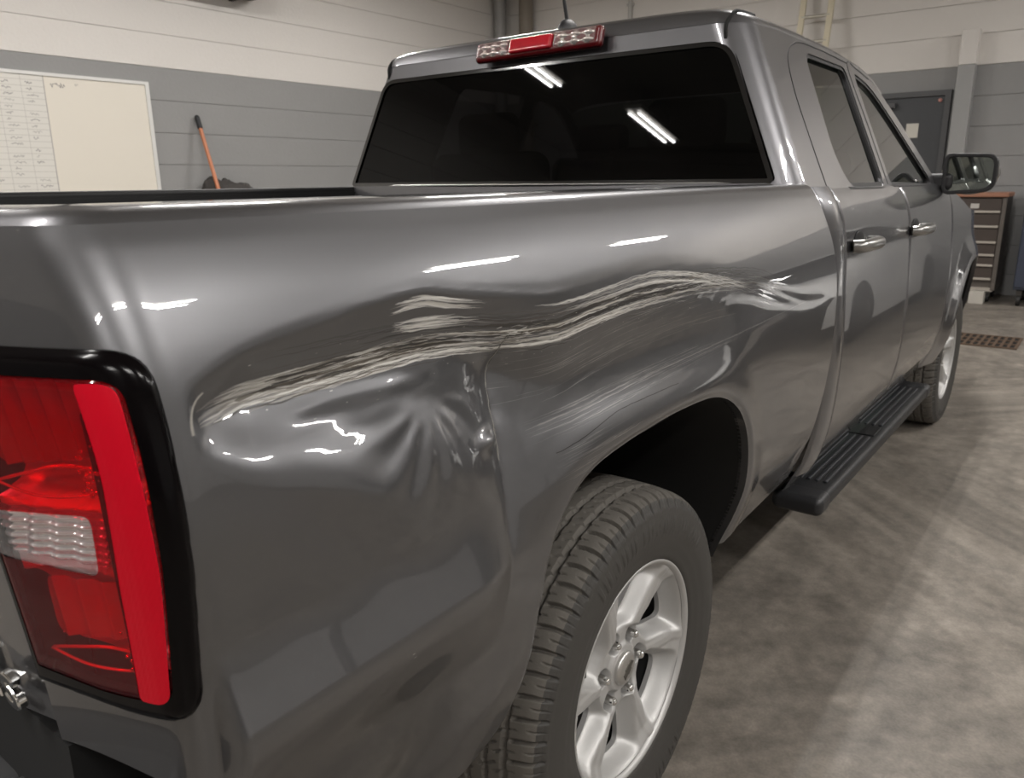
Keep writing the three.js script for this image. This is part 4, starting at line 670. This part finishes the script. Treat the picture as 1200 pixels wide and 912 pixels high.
{ const b = thing('broom', 'orange-handled broom with black grip leaning on the grey wall', 'broom', [3.80, 0, ZL + 0.75]);
  const a = [0.0, 0.10, 0.0], e = [0.02, 2.04, -0.705], at = (t) => [lerp(a[0], e[0], t), lerp(a[1], e[1], t), lerp(a[2], e[2], t)];
  mesh('handle', rod(at(0), at(0.945), 0.021), mat(new THREE.Color(0.43, 0.15, 0.065), 0.45), b);
  mesh('grip', [rod(at(0.94), at(1), 0.027), new THREE.SphereGeometry(0.027, 12, 8).translate(...at(1))], mat(0x17181b, 0.6), b);
  mesh('broom_head', rbox(0.6, 0.05, 0.07, 0.02, 0.09, 0, 0.012), mat(0x6b4a2a, 0.7), b);
  mesh('bristles', box(0.58, 0.066, 0.06, 0.02, 0.034, 0), mat(0x16130f, 0.95), b).userData.kind = 'stuff'; }
{ // lumpy covered object under the wall, behind the broom
  const g = toGeo(grid(64, 40, (u, v) => { const a = u * Math.PI * 2, k = v < 0.75 ? v / 0.75 : 1, top = v < 0.75 ? 1 : Math.cos((v - 0.75) / 0.25 * Math.PI / 2), n = 0.05 * fbm(Math.cos(a) * 2 + 4, Math.sin(a) * 2, v * 5, 3); const rx = (0.33 + n) * top, rz = (0.11 + n * 0.3) * top, h = v < 0.75 ? 1.27 * k : 1.27 + 0.11 * Math.sqrt(Math.max(0, 1 - top * top)); return [Math.sign(Math.cos(a)) * rx * Math.abs(Math.cos(a)) ** 0.7, h + (v > 0.6 ? 0.16 * fbm(rx * Math.cos(a) * 7 + 2, rz * Math.sin(a) * 6 + 3, 9, 4) - 0.16 * Math.cos(a) * rx : 0), Math.sign(Math.sin(a)) * rz * Math.abs(Math.sin(a)) ** 0.7]; }, false));
  const o = mesh('covered_bundle', g, mat(new THREE.Color(0.045, 0.041, 0.038), 0.95)); o.position.set(4.06, 0, ZL + 0.16); tag(o, 'dark lumpy cloth-covered bundle behind the orange broom handle', 'bundle'); }
{ // storage locker hung high on the left wall: its dark underside shows at the frame's top
  const s = thing('wall_heater', 'dark underside of a unit hung high on the left wall', 'wall heater', [3.3, 3.31, ZL]);
  mesh('casing', rbox(2.75, 0.6, 0.42, 0, 0.32, 0.23, 0.02), mat(0x262422, 0.5), s);
  for (const x of [-1.1, 1.1]) mesh('bracket', box(0.04, 0.04, 0.44, x, 0.0, 0.23), M.black, s);
  mesh('end_cap', rbox(0.05, 0.56, 0.40, 1.38, 0.32, 0.23, 0.01), mat(0x6d655c, 0.5), s); }
{ // ladder leaning on the back wall
  const Lr = thing('ladder', 'cream fibreglass ladder leaning against the white back wall', 'ladder', [8.45, 0, -1.72]);
  const m = mat(new THREE.Color(0.62, 0.56, 0.42), 0.5), al = mat(0xb9b4a8, 0.35, 0.6), top = [0.81, 4.1], at = (h) => top[0] * h / top[1];
  for (const s of [-1, 1]) { const g = rbox(0.035, Math.hypot(...top), 0.07, 0, Math.hypot(...top) / 2, 0, 0.006).rotateZ(-Math.atan2(top[0], top[1])).translate(0, 0.006, s * 0.165); mesh('rail', g, m, Lr); }
  for (let k = 0; k < 13; k++) { const h = 0.30 + k * 0.29; mesh('rung', rod([at(h), h, -0.165], [at(h), h, 0.165], 0.021), al, Lr); } }
{ // drawer chest on casters
  const c = thing('tool_chest', 'dark brown rolling tool chest with pale drawer edges and a reddish worktop', 'tool chest', [8.85, 0, 0.30]);
  const body = mat(new THREE.Color(0.055, 0.04, 0.032), 0.5), side = mat(new THREE.Color(0.10, 0.085, 0.072), 0.5), pale = mat(new THREE.Color(0.42, 0.38, 0.33), 0.4);
  mesh('carcass', [box(0.5, 0.98, 0.46, 0.04, 0.62, 0), box(0.52, 0.98, 0.04, 0.02, 0.62, 0.25), box(0.52, 0.98, 0.04, 0.02, 0.62, -0.25)], side, c);
  mesh('worktop', rbox(0.56, 0.045, 0.56, 0.01, 1.135, 0, 0.008), mat(new THREE.Color(0.30, 0.14, 0.085), 0.5), c);
  const ys = [1.105, 0.945, 0.79, 0.625, 0.49, 0.38, 0.235];
  for (let k = 0; k < ys.length - 1; k++) { const d = new THREE.Group(); d.name = 'drawer' + (k ? '_' + String(k).padStart(3, '0') : ''); c.add(d); const h = ys[k] - ys[k + 1]; mesh('drawer_front', rbox(0.03, h - 0.012, 0.45, -0.225, ys[k + 1] + h / 2, 0, 0.006), body, d); mesh('drawer_pull', rbox(0.03, 0.026, 0.45, -0.25, ys[k + 1] + 0.015, 0, 0.008), pale, d); }
  mesh('bottom_shelf', [box(0.5, 0.04, 0.5, 0.02, 0.135, 0)], pale, c);
  mesh('label_plate', box(0.004, 0.05, 0.08, -0.242, 1.02, -0.02), mat(0xb9b5ae, 0.5), c);
  for (const [x, z] of [[-0.2, -0.21], [-0.2, 0.21], [0.24, -0.21], [0.24, 0.21]]) { const q = new THREE.Group(); q.name = 'caster' + (c.children.some((k) => k.name === 'caster') ? '_' + String(c.children.filter((k) => k.name.startsWith('caster')).length).padStart(3, '0') : ''); c.add(q); mesh('caster_wheel', new THREE.CylinderGeometry(0.05, 0.05, 0.03, 24).rotateX(Math.PI / 2).translate(x, 0.05, z), M.rubber, q); mesh('caster_fork', box(0.05, 0.06, 0.045, x, 0.09, z), M.steel, q); }
}
tag(mesh('white_carton', rbox(0.16, 0.13, 0.14, 0, 0.065, 0, 0.004), mat(0xb5b0a7, 0.7)), 'small white carton on the floor by the tool chest front', 'carton').position.set(8.50, 0.0, 0.43);
{ // blue cabinet at the right edge
  const c = thing('rolling_cabinet', 'dark blue rolling cabinet at the right edge beside the tool chest', 'cabinet', [8.45, 0, 1.15]);
  mesh('cabinet_body', rbox(0.6, 1.02, 0.8, 0.3, 0.68, 0, 0.012), mat(new THREE.Color(0.030, 0.036, 0.055), 0.5), c);
  mesh('cabinet_top', rbox(0.64, 0.05, 0.84, 0.3, 1.215, 0, 0.01), mat(0x1b1c20, 0.5), c);
  for (const [i, z] of [-0.2, 0.2].entries()) { const d = new THREE.Group(); d.name = 'cabinet_door' + (i ? '_001' : ''); c.add(d); mesh('door_panel', rbox(0.02, 0.94, 0.38, -0.008, 0.67, z, 0.006), mat(new THREE.Color(0.034, 0.041, 0.064), 0.45), d); mesh('door_pull', rbox(0.02, 0.14, 0.02, -0.025, 0.75, z - Math.sign(z) * 0.15, 0.006), M.satin, d); }
  for (const [i, [x, z]] of [[0.06, -0.34], [0.06, 0.34], [0.54, -0.34], [0.54, 0.34]].entries()) { const q = new THREE.Group(); q.name = 'caster' + (i ? '_00' + i : ''); c.add(q); mesh('caster_wheel', new THREE.CylinderGeometry(0.06, 0.06, 0.035, 24).rotateX(Math.PI / 2).translate(x, 0.06, z), M.rubber, q); mesh('caster_fork', box(0.06, 0.09, 0.05, x, 0.125, z), M.steel, q); }
}
{ // floor drain: dark pit under a rusty grate
  const d = thing('floor_drain', 'rusty slotted metal drain grate set in the concrete floor', 'drain grate', [6.22, 0, 0.72]);
  const rust = mat(new THREE.Color(0.115, 0.075, 0.05), 0.7, 0.3);
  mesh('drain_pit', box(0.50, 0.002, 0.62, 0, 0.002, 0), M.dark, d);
  mesh('grate_frame', [box(0.022, 0.01, 0.64, -0.25, 0.006, 0), box(0.022, 0.01, 0.64, 0.25, 0.006, 0), box(0.5, 0.01, 0.022, 0, 0.006, -0.31), box(0.5, 0.01, 0.022, 0, 0.006, 0.31)], rust, d);
  for (let k = 1; k < 12; k++) mesh('grate_bar', box(0.49, 0.010, 0.021, 0, 0.006, -0.31 + k * 0.62 / 12), rust, d);
  for (const x of [-0.083, 0.083]) mesh('cross_bar', box(0.03, 0.0095, 0.62, x, 0.006, 0), rust, d);
}
{ // white saloon parked further up the bay on the right; the truck's doors mirror it
  const c = thing('white_car', 'white saloon car parked right of the truck, mirrored in its doors', 'car', [7.0, 0, 2.85]);
  const white = new THREE.MeshPhysicalMaterial({ color: new THREE.Color(0.85, 0.85, 0.84), roughness: 0.3, clearcoat: 1, side: THREE.DoubleSide }), gl = mat(0x0b0d0d, 0.05);
  const top = curve([-2.2, -2.05, -1.3, -0.9, -0.2, 0.6, 1.2, 1.9, 2.2], [0.62, 0.80, 0.92, 0.95, 0.98, 1.0, 0.98, 0.95, 0.75]), hw = (x) => 0.86 - 0.10 * Math.pow(Math.abs(x) / 2.2, 4);
  mesh('body', toGeo(grid(60, 36, (u, v) => { const x = lerp(-2.2, 2.2, u), a = lerp(-0.15, Math.PI + 0.15, v), w = hw(x), t = top(x), cy = 0.55, ca = Math.cos(a), sa = Math.sin(a); return [x, sa > 0 ? cy + (t - cy) * Math.pow(sa, 0.5) : cy + 0.33 * Math.max(-1, sa / 0.15), Math.sign(ca) * w * Math.pow(Math.abs(ca), 0.35)]; })), white, c);
  mesh('cabin_glass', toGeo(grid(40, 30, (u, v) => { const x = lerp(-1.25, 1.35, u), a = lerp(0, Math.PI, v), h = 0.46 * Math.pow(Math.max(0, Math.sin(Math.PI * u)), 0.55), w = 0.74 - 0.12 * h; return [x, 0.93 + h * Math.pow(Math.sin(a), 0.5), Math.sign(Math.cos(a)) * w * Math.pow(Math.abs(Math.cos(a)), 0.4)]; })), gl, c);
  mesh('car_roof', toGeo(grid(24, 20, (u, v) => { const x = lerp(-0.72, 0.85, u), z = lerp(-0.66, 0.66, v); return [x, 1.40 + 0.02 * Math.sin(Math.PI * u) - 0.05 * Math.pow(Math.abs(z) / 0.66, 3) - 0.03 * Math.pow(Math.abs(2 * u - 1), 3), z]; })), white, c);
  const tg = new THREE.TorusGeometry(0.245, 0.085, 16, 40), rg = new THREE.CylinderGeometry(0.2, 0.2, 0.12, 32).rotateX(Math.PI / 2);
  for (const [i, [x, z]] of [[-1.35, -0.79], [1.35, -0.79], [-1.35, 0.79], [1.35, 0.79]].entries()) { const w = new THREE.Group(); w.name = 'car_wheel' + (i ? '_00' + i : ''); w.position.set(x, 0.33, z); c.add(w); mesh('car_tire', tg, M.rubber, w); mesh('car_rim', rg, M.satin, w); }
}
delete globalThis.__bedSide; delete globalThis.__glz;
renderer.render(scene, camera);
